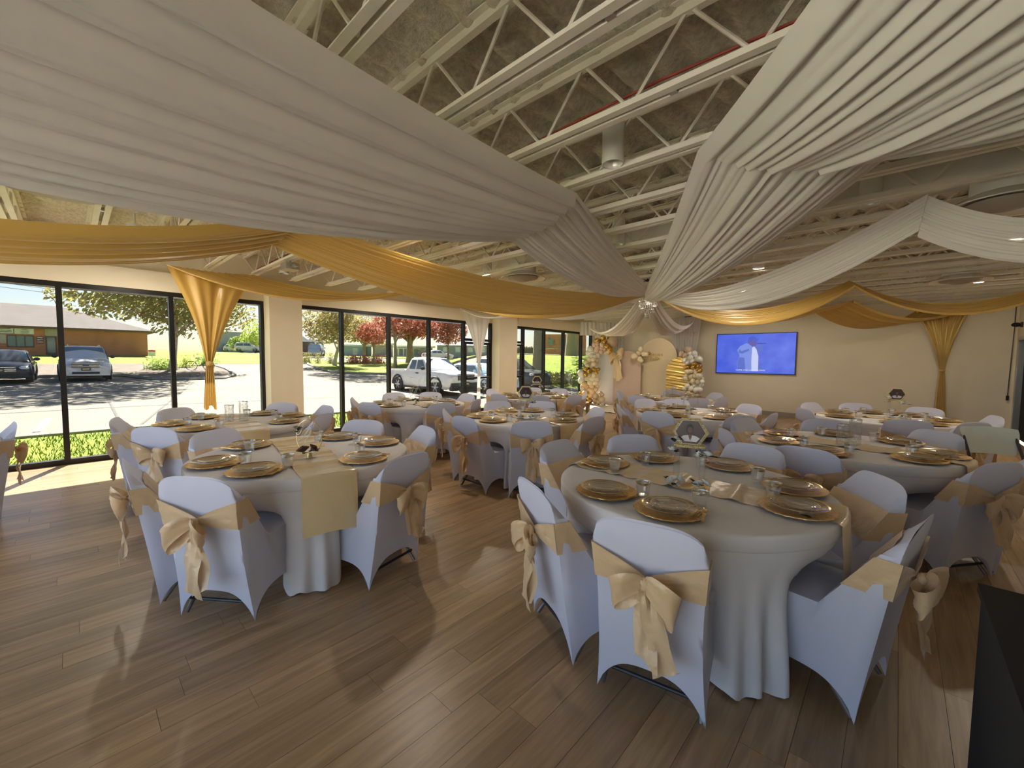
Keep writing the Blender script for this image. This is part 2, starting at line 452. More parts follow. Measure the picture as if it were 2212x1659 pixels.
# ---------------------------------------------------------------- ceiling: sprayed foam on fluted deck
def foam_material():
    m, n, p = newmat('foam_spray')
    ge = n.nodes.new('ShaderNodeNewGeometry')
    t = n.nodes.new('ShaderNodeTexNoise'); t.inputs['Scale'].default_value = 26; t.inputs['Detail'].default_value = 7; t.inputs['Roughness'].default_value = .68
    n.links.new(ge.outputs['Position'], t.inputs['Vector'])
    cr = n.nodes.new('ShaderNodeValToRGB'); cr.color_ramp.elements[0].position = .32; cr.color_ramp.elements[0].color = (.60, .54, .41, 1)
    cr.color_ramp.elements[1].position = .66; cr.color_ramp.elements[1].color = (.90, .84, .69, 1)
    n.links.new(t.outputs[0], cr.inputs[0]); n.links.new(cr.outputs[0], p.inputs['Base Color'])
    setp(p, rough=.95, spec=.1)
    b = n.nodes.new('ShaderNodeBump'); b.inputs['Strength'].default_value = .9; b.inputs['Distance'].default_value = .035
    n.links.new(t.outputs[0], b.inputs['Height']); n.links.new(b.outputs[0], p.inputs['Normal'])
foam_material()
from mathutils import noise as mnoise
JY0, JSP = .885, .628
def foam_z(x, y):
    fl = (x+mnoise.noise(Vector((x*.7, y*1.4, 3.1)))*.10)/.205
    ph = fl-floor(fl)
    ridge = (1-abs(2*ph-1))**.7
    k = (y-JY0)/JSP; dj = abs(k-round(k))*JSP
    skirt = .05*exp(-(dj/.07)**2)
    nz = mnoise.noise(Vector((x*5, y*5, .3)))*.028+mnoise.noise(Vector((x*13, y*13, 1.7)))*.016
    return 3.36-.075*ridge-skirt+nz
def foam_fn(u, v):
    x = lerp(XW-.2, XR, u); y = lerp(-3.0, YB, v)
    return (x, y, foam_z(x, y))
struct('ceiling', MB().grid(300, 250, foam_fn).box(XW-.4, XR+.2, YF-.2, YB+.2, ZC, ZC+.15).box(XW-.2, XR, YF, -3.0, 3.33, 3.4), 'foam_spray', smooth='all', fix=False)
# ---------------------------------------------------------------- open-web joists
JX0, JX1 = XW+.30, XR-.02
def joist_meshes():
    bc = MB()
    bc.box(JX0, JX1, -.058, -.013, 2.87, 2.878).box(JX0, JX1, .013, .058, 2.87, 2.878)
    bc.box(JX0, JX1, -.021, -.013, 2.878, 2.925).box(JX0, JX1, .013, .021, 2.878, 2.925)
    tc = MB().box(XW-.17, JX1, -.055, .055, 3.262, 3.27).box(XW-.17, JX1, -.02, .02, 3.22, 3.262)
    rods = []
    x = JX0+.15; up_ = True; P = .305
    xs = []
    while x < JX1: xs.append(x); x += P
    for i in range(len(xs)-1):
        za, zb = (2.885, 3.25) if i % 2 == 0 else (3.25, 2.885)
        rods.append(((xs[i], 0, za), (xs[i+1], 0, zb)))
    rods.append(((XW-.15, 0, 3.24), (xs[0], 0, 2.885)))
    return bc, tc, rods
bc, tc_, rods = joist_meshes()
m_bc = withmat(bc, 'bottom_chord', 'joist_paint'); m_tc = withmat(tc_, 'top_chord', 'joist_paint')
m_rods = {}
for a, b in rods:
    key = (round(b[0]-a[0], 3), round(b[2]-a[2], 3))
    if key not in m_rods:
        m_rods[key] = withmat(MB().cyl((0, 0, 0), (b[0]-a[0], 0, b[2]-a[2]), .0105, n=6), 'web_rod', 'joist_paint', smooth=50)
m_clip = withmat(MB().box(-.02, .02, -.013, .013, 2.868, 2.9), 'spacer', 'silver_metal')
for k in range(-3, 20):
    jy = JY0+JSP*k
    if jy > YB-.1: break
    t = thing('ceiling_joist', 'cream painted open-web steel joist spanning the hall under the foam ceiling', 'joist', (0, jy, 0), 0, 'open-web steel joists under the ceiling')
    for nm, me in (('bottom_chord', m_bc), ('top_chord', m_tc)):
        o = bpy.data.objects.new(nm, me); COL.objects.link(o); o.parent = t
    for a, b in rods:
        key = (round(b[0]-a[0], 3), round(b[2]-a[2], 3))
        o = bpy.data.objects.new('web_rod', m_rods[key]); COL.objects.link(o); o.parent = t; o.location = a
    if k < 5:
        for q in range(6):
            o = bpy.data.objects.new('spacer', m_clip); COL.objects.link(o); o.parent = t; o.location = (JX0+.9+q*1.55, 0, 0)
# ---------------------------------------------------------------- ceiling fixtures
mat('fixture_white', (.72, .70, .64), .5, noise=.03)
mat('fixture_inner', (.85, .83, .76), .25, metal=.3)
dl = MB().lathe([(0, .30), (.076, .30), (.076, 0), (.070, 0), (.066, .02)], 20)
dlp = [('housing', withmat(dl, 'housing', 'fixture_white', smooth=40), None),
       ('reflector', withmat(MB().lathe([(.068, .012), (.05, .07), (.0, .10)], 20), 'reflector', 'fixture_inner', smooth=40), None),
       ('stem', withmat(MB().cyl((0, 0, .29), (0, 0, .45), .012, n=8), 'stem', 'fixture_white'), None)]
LAMP_W = 15.0
for x, y, z, on in [(-1.55, 2.68, 2.9, 0), (-4.75, .62, 2.87, 0), (-3.92, 2.68, 2.88, 1), (-2.53, 4.55, 2.9, 0), (-4.98, 4.7, 2.89, 1), (-1.57, 6.95, 2.88, 1), (-.25, 4.78, 2.88, 0),
                (-7.45, 2.45, 2.88, 0), (.90, 10.45, 2.88, 1), (-2.3, 9.0, 2.88, 1), (-6.2, 8.75, 2.88, 1), (-5.4, 11.0, 2.88, 1), (-2.9, 11.3, 2.88, 1), (-7.3, 4.85, 2.88, 1), (-6.3, 6.0, 2.88, 1), (.9, 7.1, 2.88, 1), (-7.2, .62, 2.88, 1)]:  # includes extra downlights, added in unseen spots to brighten the hall
    t = stamp(dlp, 'downlight', 'white cylinder downlight hanging between the ceiling joists', 'downlight', (x, y, z), 0, 'cylinder downlights at the ceiling')
    if not on: continue
    l = bpy.data.lights.new('downlight_lamp', 'AREA'); l.shape = 'DISK'; l.size = .12; l.energy = LAMP_W; l.color = (1.0, .88, .72)
    o = bpy.data.objects.new('downlight_lamp', l); COL.objects.link(o); o.parent = t; o.location = (0, 0, .006)
# round supply diffusers with their neck, hung from the ducts
df = [('neck', withmat(MB().cyl((0, 0, .10), (0, 0, .245), .20, n=28), 'neck', 'fixture_white', smooth=40), None),
      ('outer_ring', withmat(MB().lathe([(.20, .12), (.30, .07), (.345, .04), (.345, .03), (.29, .045), (.19, .09)], 36), 'outer_ring', 'fixture_white', smooth=40), None),
      ('inner_cone', withmat(MB().lathe([(0, -.01), (.09, -.005), (.13, .012), (.22, .03), (.235, .045), (.10, .06), (0, .07)], 36), 'inner_cone', 'base_grey', smooth=40), None)]
for x, y, z, lb in [(-4.72, -.05, 2.74, 'round white ceiling diffuser nearest the street windows'), (-4.35, 4.88, 2.74, 'round white ceiling diffuser over the small-portrait table mid hall'),
                    (.62, 9.35, 2.74, 'round white ceiling diffuser by the television wall'), (.55, 5.1, 2.74, 'round white ceiling diffuser over the bare plastic chair')]:
    stamp(df, 'ceiling_diffuser', lb, 'diffuser', (x, y, z))
for (x0, x1, y0, y1), lb in [((-5.3, -1.2, 4.98, 5.22), 'white rectangular duct above the middle tables'), ((-.9, XR, 4.99, 5.21), 'white rectangular duct running to the right wall'),
                             ((-5.3, -4.1, -.22, .15), 'white rectangular duct over the street window tables'), ((-.2, XR, 9.2, 9.5), 'white rectangular duct near the television wall')]:
    t = thing('air_duct', lb, 'duct', (x0, y0, 2.98))
    obj('duct_body', MB().box(0, x1-x0, 0, y1-y0, 0, .22), 'fixture_white', t)
    for q in range(1, int((x1-x0)/.9)+1):
        obj('duct_flange', MB().box(q*.9-.012, q*.9+.012, -.012, y1-y0+.012, -.012, .232), 'fixture_white', t)
# conduits lying along the joist
tag(obj('red_conduit', MB().tube([(-8 + i*.5, 2.20+.012*sin(i*1.7), 2.985+.01*sin(i)) for i in range(20)], .008, 6), mat('conduit_red', (.30, .035, .02), .5), smooth=True),
    'thin red cable strung along a ceiling joist', 'cable')
tag(obj('flex_conduit', MB().tube([(-8 + i*.5, 2.23, 2.955) for i in range(20)], .014, 8), 'silver_metal', smooth=True), 'grey flexible conduit strung beside the red cable', 'conduit')
# projector on the ceiling by the street windows
t = thing('projector', 'small grey projector bracket hung beside the gold window drape', 'projector', (-6.35, 2.17, 2.74))
obj('body', MB().box(-.11, .11, -.09, .09, 0, .09), 'silver_metal', t); obj('lens', MB().cyl((-.11, -.03, .045), (-.15, -.03, .045), .03, n=14), 'silver_metal', t)
obj('mount', MB().cyl((0, 0, .09), (0, 0, .3), .015, n=8), 'silver_metal', t); obj('arm', MB().box(.11, .26, -.02, .02, .02, .05), 'silver_metal', t)
# exit sign over the glass doors
t = thing('exit_sign', 'small exit sign with red letters above the glass door', 'sign', (XW+.01, 8.93, 2.58))
obj('housing', MB().box(0, .05, -.16, .16, 0, .19), 'paint_white', t)
mat('exit_red', (.75, .10, .05), .5)
o = obj('lettering', text_mesh('exit_text', 'EXIT', .15, 'exit_red', .002), None, t); o.location = (.053, 0, .095); o.rotation_euler = (pi/2, 0, pi/2)
# wall lamp / camera and cord in the right corner
t = thing('wall_camera', 'small black dome camera on the right wall above the dark doorway', 'camera', (XR, 12.95, 2.30))
obj('bracket', MB().box(-.03, 0, -.04, .04, -.05, .05), 'black_alu', t); obj('dome', MB().sphere((-.085, 0, 0), .06, 14, 8, 1.15, .8, .75), 'black_alu', t, smooth='all')
tag(obj('hanging_cord', MB().tube([(1.52, 13.28, 2.78), (1.58, 13.28, 2.72), (1.66, 13.28, 2.74), (1.70, 13.28, 2.80), (1.70, 13.28, 2.3), (1.69, 13.29, 1.6), (1.68, 13.29, .86)], .008, 6).box(1.66, 1.70, 13.27, 13.31, .76, .86), 'black_alu', smooth=40),
    'thin dark cord with plug hanging down the television wall corner', 'cord')
t = thing('wall_speaker', 'small black speaker mounted high behind the white back drape', 'speaker', (-4.87, 13.2, 2.94))
obj('body', MB().lathe([(0, -.12), (.09, -.10), (.11, 0), (.09, .10), (0, .12)], 16), 'black_alu', t, smooth='all'); obj('bracket', MB().box(-.02, .02, 0, .155, -.02, .02), 'black_alu', t)
# ---------------------------------------------------------------- covered folding chair (faces +Y, floor at z=0)
CH_TOP = .862
def yback(z): return -.245-.125*(max(z, 0)/.85)**1.15
def ytube(z): return lerp(.20, -.362, min(1, z/.85))
def ztop(u): return .752+.11*max(0, 1-abs(u)**3.4)**(1/2.4)
def xw(z): return .232-.020*sin(pi*min(1, max(0, z/.78)))
def chair_cover():
    mb = MB(); nu, nv = 21, 15
    def hemb(u): return .175*max(0, 1-abs(u)**3.2)**.75
    def back(u, v):
        u = 2*u-1; a = hemb(u); z = lerp(a, ztop(u), v)
        y = yback(z)+.012*(1-u*u)*sin(pi*min(1, z/.8)); x = xw(z)*u
        return (x, y-.010*(1-abs(u)**8)*smoothstep(.6, 1, v), z)
    mb.grid(nu, nv, back)
    # rounded top edge and the front of the backrest
    def front(u, v):
        u = 2*u-1; zt = ztop(u); z = lerp(zt, .452, v)
        y = ytube(z)+.004
        if v == 0: y = yback(zt)-.010*(1-abs(u)**8)
        elif v < .1: y = ytube(z)-.004
        x = xw(z)*u*(.985 if v > 0 else 1)
        bow = .018*(1-u*u)*smoothstep(1, .4, v)*smoothstep(0, .15, v)
        return (x, y-bow, z+(.012*(1-abs(u)**6) if v == 0 else 0))
    mb.grid(nu, 12, front, flip=True)
    # seat
    def seat(u, v):
        u = 2*u-1
        return (.222*u, lerp(ytube(.452), .215, v), .452-.006*v+.008*(1-u*u)*sin(pi*v))
    mb.grid(nu, 5, seat, flip=True)
    def frontp(u, v):
        u = 2*u-1; a = .15*max(0, 1-abs(u)**3.2)**.75
        z = lerp(.446, a, v); return (lerp(.222, .226, v)*u, lerp(.215, .205, v), z)
    mb.grid(nu, 6, frontp, flip=True)
    # sides: rear edge -> tube line / seat front edge, arched hem
    for s in (-1, 1):
        def side(u, v):
            w = 2*u-1; zb = .145*max(0, 1-abs(w)**3)**.8
            yb = lerp(-.245, .205, u)
            if u < .1: zt = .752; yt = lerp(yback(.752), ytube(.752)+.004, u/.1)
            elif u < .6: zt = lerp(.752, .452, (u-.1)/.5); yt = ytube(zt)+.004
            else: q = (u-.6)/.4; zt = lerp(.452, .446, q); yt = lerp(ytube(.452)+.004, .215, q)
            z = lerp(zb, zt, v); y = lerp(yb, yt, v); x = lerp(.228, xw(zt)*.985 if u < .6 else .222, v)-.010*sin(pi*v)*sin(pi*u)
            if u == 0: z = lerp(0, .752, v); y = yback(z); x = xw(z)
            return (s*x, y, z)
        mb.grid(21, 13, side, flip=(s > 0))
    return mb
def ribbon(path, w0, n=9, rip=.010):
    """cloth strip following (centre, half-width vector) pairs, pinched into pleats where it is narrow"""
    mb = MB(); wmax = max(Vector(w).length for _, w in path)
    for i, (c, w) in enumerate(path):
        c = Vector(c); w = Vector(w); t = w.length/wmax
        for j in range(n):
            k = 2*j/(n-1)-1
            off = rip*sin(j*pi/2*1.0+i*.25)*(1.15-t)+rip*.5*sin(k*4+i*.9)
            mb.v.append(tuple(c+w*k+Vector((0, off, 0))))
    for i in range(len(path)-1):
        for j in range(n-1): mb.f.append((i*n+j, i*n+j+1, i*n+n+j+1, i*n+n+j))
    return mb
def sash_band():
    mb = MB()
    def backb(u, v):                                   # back strap gathered to the knot
        w = 2*u-1; a = abs(w)
        half = lerp(.020, .080, a**.75); zc = lerp(.618, .655, a)
        z = zc+half*(2*v-1); fold = .008*sin(v*pi*5+a*2)*(1-a*.5)
        return ((xw(z)+.004)*w, yback(z)-.014-.012*(1-a)+fold*.5, z)
    mb.grid(19, 9, backb)
    def frontb(u, v):
        w = 2*u-1; z = lerp(.572, .735, v)
        bow = .018*(1-w*w)*smoothstep(.452, .6, z)
        return ((xw(z)+.004)*w, ytube(z)+.012-bow+.003*sin(w*9), z)
    mb.grid(13, 5, frontb, flip=True)
    for s in (-1, 1):
        def sd_(u, v):
            z = lerp(.573, .735, v); return (s*(xw(z)+.005), lerp(yback(z)-.012, ytube(z)+.010, u), z)
        mb.grid(4, 5, sd_, flip=(s > 0))
    return mb
def bow_loop(s, L, droop, wd, seed):
    r = random.Random(seed); path = []
    N = 14
    for i in range(N+1):
        t = i/N; a = t*2*pi
        d = L*(1-cos(a))/2
        x = s*d*1.0; z = -droop*(1-cos(a))/2*1.2+.030*sin(a)*(1 if s > 0 else 1)
        y = -.038-.030*abs(sin(a/2))-.040*sin(a)*sin(a/2)
        ww = lerp(.018, wd, sin(a/2)**.8)
        path.append(((x, y, z), (s*ww*.22*(.6+.4*r.random()), -.012*sin(a), ww)))
    return ribbon(path, 0)
def bow_tail(s, Ln, spread, wd, seed, cut=.05):
    r = random.Random(seed); path = []
    for i in range(11):
        t = i/10
        x = s*(.012+spread*t**1.2); z = -.01-Ln*t
        y = -.040-.012*sin(t*5+seed)-.015*t
        w = lerp(.016, wd, min(1, t*2.0)**.8)
        path.append(((x, y, z-(cut*s*0)), (w, .010*sin(t*9+seed), (cut*s*.55 if i == 10 else .012*sin(t*6+seed)))))
    return ribbon(path, 0)
KNOT = Vector((0, yback(.62)-.012, .618))
def chair_proto(var):
    P = []
    P.append(('chair_cover', withmat(chair_cover(), 'chair_cover', 'spandex_white_skytint', smooth=50), None))
    for s in (-1, 1):
        P.append(('frame_tube', withmat(MB().tube([(s*(.196 if z > .1 else .208), ytube(z)+(-.022 if z > .1 else -.004), z) for z in (.79, .6, .4, .2, .012)], .0115, 8), 'frame_tube', 'chair_frame', smooth=True), None))
    for s in (-1, 1):
        P.append(('leg', withmat(MB().tube([(s*.192, .09, .425), (s*.194, -.08, .21), (s*.212, -.228, .012)], .0115, 8), 'leg', 'chair_frame', smooth=True), None))
    P.append(('crossbar', withmat(MB().cyl((-.212, -.20, .085), (.212, -.20, .085), .009, n=8).cyl((-.212, .17, .12), (.212, .17, .12), .009, n=8), 'crossbar', 'chair_frame_dark', smooth=40), None))
    P.append(('seat_pan', withmat(MB().box(-.205, .205, -.09, .20, .415, .44), 'seat_pan', 'chair_frame'), None))
    ci = len(P)
    P.append(('sash', withmat(sash_band(), 'sash', 'sash_satin', smooth=50), None))
    L1, d1, w1, L2, d2, w2, t1, s1, t2, s2 = [(.125, .05, .062, .13, .06, .075, .30, -.035, .33, .085),
                                             (.12, .01, .070, .12, .015, .070, .36, .0, .33, .06),
                                             (.15, .09, .06, .07, .08, .05, .38, -.02, .36, .03)][var]
    def at(mb):
        mb.v = [tuple(Vector(v)+KNOT) for v in mb.v]; return mb
    P.append(('bow_loop', withmat(at(bow_loop(-1, L1, d1, w1, 1+var)), 'bow_loop', 'sash_satin', smooth=60, fix=False), ci))
    P.append(('bow_loop', withmat(at(bow_loop(1, L2, d2, w2, 4+var)), 'bow_loop', 'sash_satin', smooth=60, fix=False), ci))
    P.append(('bow_tail', withmat(at(bow_tail(-1, t1, s1 if s1 < 0 else s1, .045 if var != 1 else .055, 2+var)), 'bow_tail', 'sash_satin', smooth=60, fix=False), ci))
    P.append(('bow_tail', withmat(at(bow_tail(1, t2, s2, .050, 6+var)), 'bow_tail', 'sash_satin', smooth=60, fix=False), ci))
    P.append(('knot', withmat(MB().sphere(tuple(KNOT+Vector((0, -.038, .0))), .024, 12, 8, 1.0, .8, 1.15), 'knot', 'sash_satin', smooth='all'), ci))
    P.append(('care_tag', withmat(MB().box(.196, .216, -.262, -.258, .165, .205), 'care_tag', 'care_label'), None))
    return P
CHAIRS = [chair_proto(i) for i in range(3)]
# ---------------------------------------------------------------- tableware
def charger_mesh():
    rip = lambda r, a, i: r*(1+(.022*sin(a*24) if i >= 3 else 0))
    mb = MB().lathe([(.001, .004), (.10, .004), (.115, .009), (.150, .014), (.166, .016), (.166, .012), (.11, .002), (.001, .001)], 72, ripple=rip)
    return withmat(mb, 'charger_plate', 'charger_gold', smooth=50)
def plate_proto():
    a = MB().lathe([(.001, .020), (.078, .020), (.086, .026), (.120, .033), (.127, .036), (.120, .029), (.084, .021), (.001, .016)], 40)
    rim = MB().lathe([(.124, .0335), (.131, .0362), (.131, .0380), (.124, .0355)], 40)
    b = MB().lathe([(.001, .027), (.052, .027), (.060, .031), (.084, .037), (.089, .0385), (.084, .0345), (.058, .028), (.001, .0235)], 36)
    rim2 = MB().lathe([(.086, .037), (.091, .0385), (.091, .0398), (.086, .0385)], 36)
    return [('plate', withmat(a, 'plate', 'plate_clear', smooth=40), None), ('gold_rim', withmat(rim, 'gold_rim', 'gold_rim', smooth=40), 0),
            ('salad_plate', withmat(b, 'salad_plate', 'plate_clear', smooth=40), None), ('gold_rim', withmat(rim2, 'gold_rim', 'gold_rim', smooth=40), 2)]
def cup_proto():
    a = MB().lathe([(.001, .006), (.026, .004), (.027, .0), (.030, .0), (.041, .083), (.0395, .083), (.028, .010), (.001, .010)], 28)
    rim = MB().lathe([(.0385, .068), (.0405, .070), (.0425, .084), (.0405, .0845), (.0385, .080)], 28)
    return [('cup', withmat(a, 'cup', 'clear_plastic', smooth=40), None), ('silver_band', withmat(rim, 'silver_band', 'silver_rim', smooth=40), None)]
def fork_mesh():
    mb = MB().box(-.004, .004, -.09, .03, 0, .003).box(-.011, .011, .03, .05, .0, .004)
    for k in range(4): mb.box(-.011+k*.0062, -.0075+k*.0062, .05, .085, 0, .004)
    mb.box(-.007, .007, -.10, -.06, 0, .0035)
    return withmat(mb, 'fork', 'gold_metal')
def knife_mesh():
    mb = MB().box(-.006, .006, -.10, .0, 0, .004)
    mb.prism([(-.006, 0), (.006, 0), (.008, .05), (.003, .105), (-.004, .105), (-.006, .05)], 0, .003)
    return withmat(mb, 'knife', 'gold_metal')
def spoon_mesh():
    mb = MB().box(-.004, .004, -.10, .03, 0, .003).sphere((0, .055, .003), .018, 12, 6, 1, 1.6, .25)
    return withmat(mb, 'spoon', 'gold_metal', smooth=40)
M_CHARGER, P_PLATE, P_CUP, M_FORK, M_KNIFE, M_SPOON = charger_mesh(), plate_proto(), cup_proto(), fork_mesh(), knife_mesh(), spoon_mesh()
m_napkin = withmat(MB().grid(7, 7, lambda u, v: ((u-.5)*.09, (v-.5)*.11, .004+.006*sin(u*7)*sin(v*6))), 'napkin', 'rose_white', smooth='all')
# ---------------------------------------------------------------- table with fitted cloth
TR, TZ = .768, .764
def angd(a, b): return (a-b+pi) % (2*pi)-pi
def table_mesh(chairs, seed):
    r = random.Random(seed); ph = r.random()*6
    top = MB()
    prof = [(.001, TZ), (.25, TZ), (.5, TZ), (.70, TZ), (TR-.012, TZ), (TR-.002, TZ-.006), (TR, TZ-.018), (TR-.001, TZ-.07), (TR-.012, TZ-.082)]
    top.lathe(prof, 96)
    sk = MB(); NV = 15
    def fn(u, v):
        a = 2*pi*u; z = lerp(TZ-.074, .012, v)
        k = smoothstep(0.05, 1, v)
        w = .020*sin(a*34+ph)+.016*sin(a*19+ph*2)+.012*sin(a*47)
        rad = TR-.016-.035*smoothstep(0, .25, v)+.022*smoothstep(.4, 1, v)+w*k
        for ca in chairs:
            d = angd(a, ca)
            dent = exp(-(d/.30)**4)
            rad -= dent*.34*smoothstep(.56, .44, z)*(1-.0*v)
            rad -= dent*.05*smoothstep(.66, .5, z)
        return (rad*cos(a), rad*sin(a), z+.012*k*sin(a*34+ph))
    sk.grid(240, NV, fn, closeu=True)
    return top, sk
def runner_mesh(ang, width, hang, seed):
    r = random.Random(seed); mb = MB(); ca, sa = cos(ang), sin(ang)
    ph = [r.random()*6 for _ in range(3)]
    half = TR+.006
    def fn(u, v):
        s = lerp(-(half+hang), half+hang, u); w = (v-.5)*width
        edge = sqrt(max(.01, half*half-w*w))
        z = TZ+.004
        x = s
        if abs(s) > edge:
            over = abs(s)-edge; x = (edge+.008+.012*smoothstep(0, .2, over))*(1 if s > 0 else -1); z = TZ+.002-over
        else:
            z += .009*max(0, sin(s*30+ph[0]+.8*sin(s*5+w*4)))**3*(.5+.5*sin(s*3+ph[1]))+.011*max(0, sin(s*19+ph[2]+w*2))**5
        return (x*ca-w*sa, x*sa+w*ca, z)
    mb.grid(220, 7, fn)
    return mb
# ---------------------------------------------------------------- flowers / centrepieces
def rose(mb, c, r, seed=0):
    rr = random.Random(seed)
    for ring, n, rad, tilt in ((0, 1, .30, 0), (1, 4, .45, .35), (2, 5, .72, .75), (3, 6, .98, 1.15)):
        for k in range(n):
            a = 2*pi*k/n+ring*.7+rr.random()*.3
            R = r*rad
            def petal(u, v, a=a, R=R, tilt=tilt, ring=ring):
                w = (u-.5)*2
                aa = a+w*(1.0 if ring else 3.1)*(.75 if ring > 1 else .95)
                h = v; rad_ = R*(.25+.75*sin(h*(.5+tilt*.45)*pi*.55)) if ring else r*.26*(1-.3*h)
                z = r*(.95*h*(1-.42*tilt*h)-.35)*(1-.12*w*w)
                return (c[0]+rad_*cos(aa), c[1]+rad_*sin(aa), c[2]+z)
            mb.grid(5, 4, petal)
    return mb
def leaf(mb, base, d, L, w):
    d = Vector(d).normalized(); s = d.cross(Vector((0, 0, 1)))
    s = s.normalized() if s.length > .01 else Vector((1, 0, 0)); b = Vector(base); up_ = s.cross(d)
    pts = [b, b+d*L*.35+s*w*.5+up_*L*.05, b+d*L*.75+s*w*.38+up_*L*.04, b+d*L, b+d*L*.75-s*w*.38+up_*L*.04, b+d*L*.35-s*w*.5+up_*L*.05]
    mid = b+d*L*.55-up_*L*.04
    mb.add(pts+[mid], [(0, 1, 6), (1, 2, 6), (2, 3, 6), (3, 4, 6), (4, 5, 6), (5, 0, 6)])
def flower_cluster(t, c, r, rosem, n, seed, leafm='leaf_dark', nl=6):
    rr = random.Random(seed)
    for k in range(n):
        a = 2*pi*k/max(1, n)+rr.random(); d = r*.75 if n > 1 else 0
        mb = rose(MB(), (0, 0, 0), r*rr.uniform(.85, 1.05), seed+k)
        tilt = Matrix.Rotation(rr.uniform(.25, .8) if n > 1 else .25, 3, Vector((-sin(a), cos(a), 0)))
        q = Vector((c[0]+d*cos(a), c[1]+d*sin(a), c[2]+rr.uniform(-.2, .3)*r))
        mb.v = [tuple(tilt @ Vector(v)+q) for v in mb.v]
        obj('rose', mb, rosem, t, smooth='all', fix=False)
    for k in range(nl):
        a = rr.random()*6.28; mb = MB(); L = r*rr.uniform(1.1, 1.7)
        leaf(mb, (c[0]+r*.5*cos(a), c[1]+r*.5*sin(a), c[2]-.2*r), (cos(a), sin(a), rr.uniform(-.2, .7)), L, L*.55)
        obj('leaf', mb, leafm, t, fix=False)
def cyl_vase(x, y, h, r, label, group):
    t = thing('cylinder_vase', label, 'vase', (x, y, TZ+.006), 0, group)
    obj('glass', MB().lathe([(r-.004, h), (r, h), (r, 0), (.001, 0), (.001, .006), (r-.004, .006), (r-.004, h)], 28), 'clear_plastic', t, smooth=40)
    rr = random.Random(int(x*100)); mb = MB()
    for k in range(46):
        a = rr.random()*6.28; z = rr.uniform(.02, h*.96); s = rr.uniform(.003, .0075)
        mb.sphere(((r-.001)*cos(a), (r-.001)*sin(a), z), s, 6, 4, 1, 1, .5)
    o = obj('silver_flecks', mb, 'silver_rim', t, smooth='all', fix=False); o['label'] = 'scattered mirror flecks on the glass'
    obj('silver_band', MB().lathe([(r+.0005, h-.006), (r+.002, h-.006), (r+.002, h), (r+.0005, h)], 28), 'silver_rim', t)
def ring_piece(x, y, label, rosem, seed):
    t = thing('pearl_ring', label, 'centrepiece', (x, y, TZ+.006), random.Random(seed).uniform(-.3, .3)+radians(35))
    R = .115; cz = .155
    obj('wire_ring', MB().tube([(R*sin(2*pi*i/36)*.9, 0, cz+R*1.1*cos(2*pi*i/36)) for i in range(36)], .0028, 6, closed=True), 'wire_gold', t, smooth=True)
    obj('stand', MB().cyl((0, 0, 0), (0, 0, .035), .022, .016, 14), 'wire_gold', t, smooth=40)
    for k, (a0, a1, sag) in enumerate([(.35, 1.9, .05), (-.4, 1.4, .09), (.5, 2.4, .03)]):
        mb = MB()
        p0 = Vector((R*.9*sin(a0), 0, cz+R*1.1*cos(a0))); p1 = Vector((-R*.9*sin(a1), 0, cz+R*1.1*cos(a1)))
        for i in range(22):
            q = p0.lerp(p1, i/21); q.z -= sag*4*(i/21)*(1-i/21)*.5
            mb.sphere(q, .0042, 6, 4)
        obj('pearl_strand', mb, 'pearl', t, smooth='all', fix=False)
    flower_cluster(t, (.0, -.01, .055), .048, rosem, 2, seed, 'leaf_dark', 5)
    flower_cluster(t, (-R*.82, 0, cz+.05), .034, 'rose_sage' if rosem == 'rose_brown' else rosem, 1, seed+3, 'leaf_dark', 3)
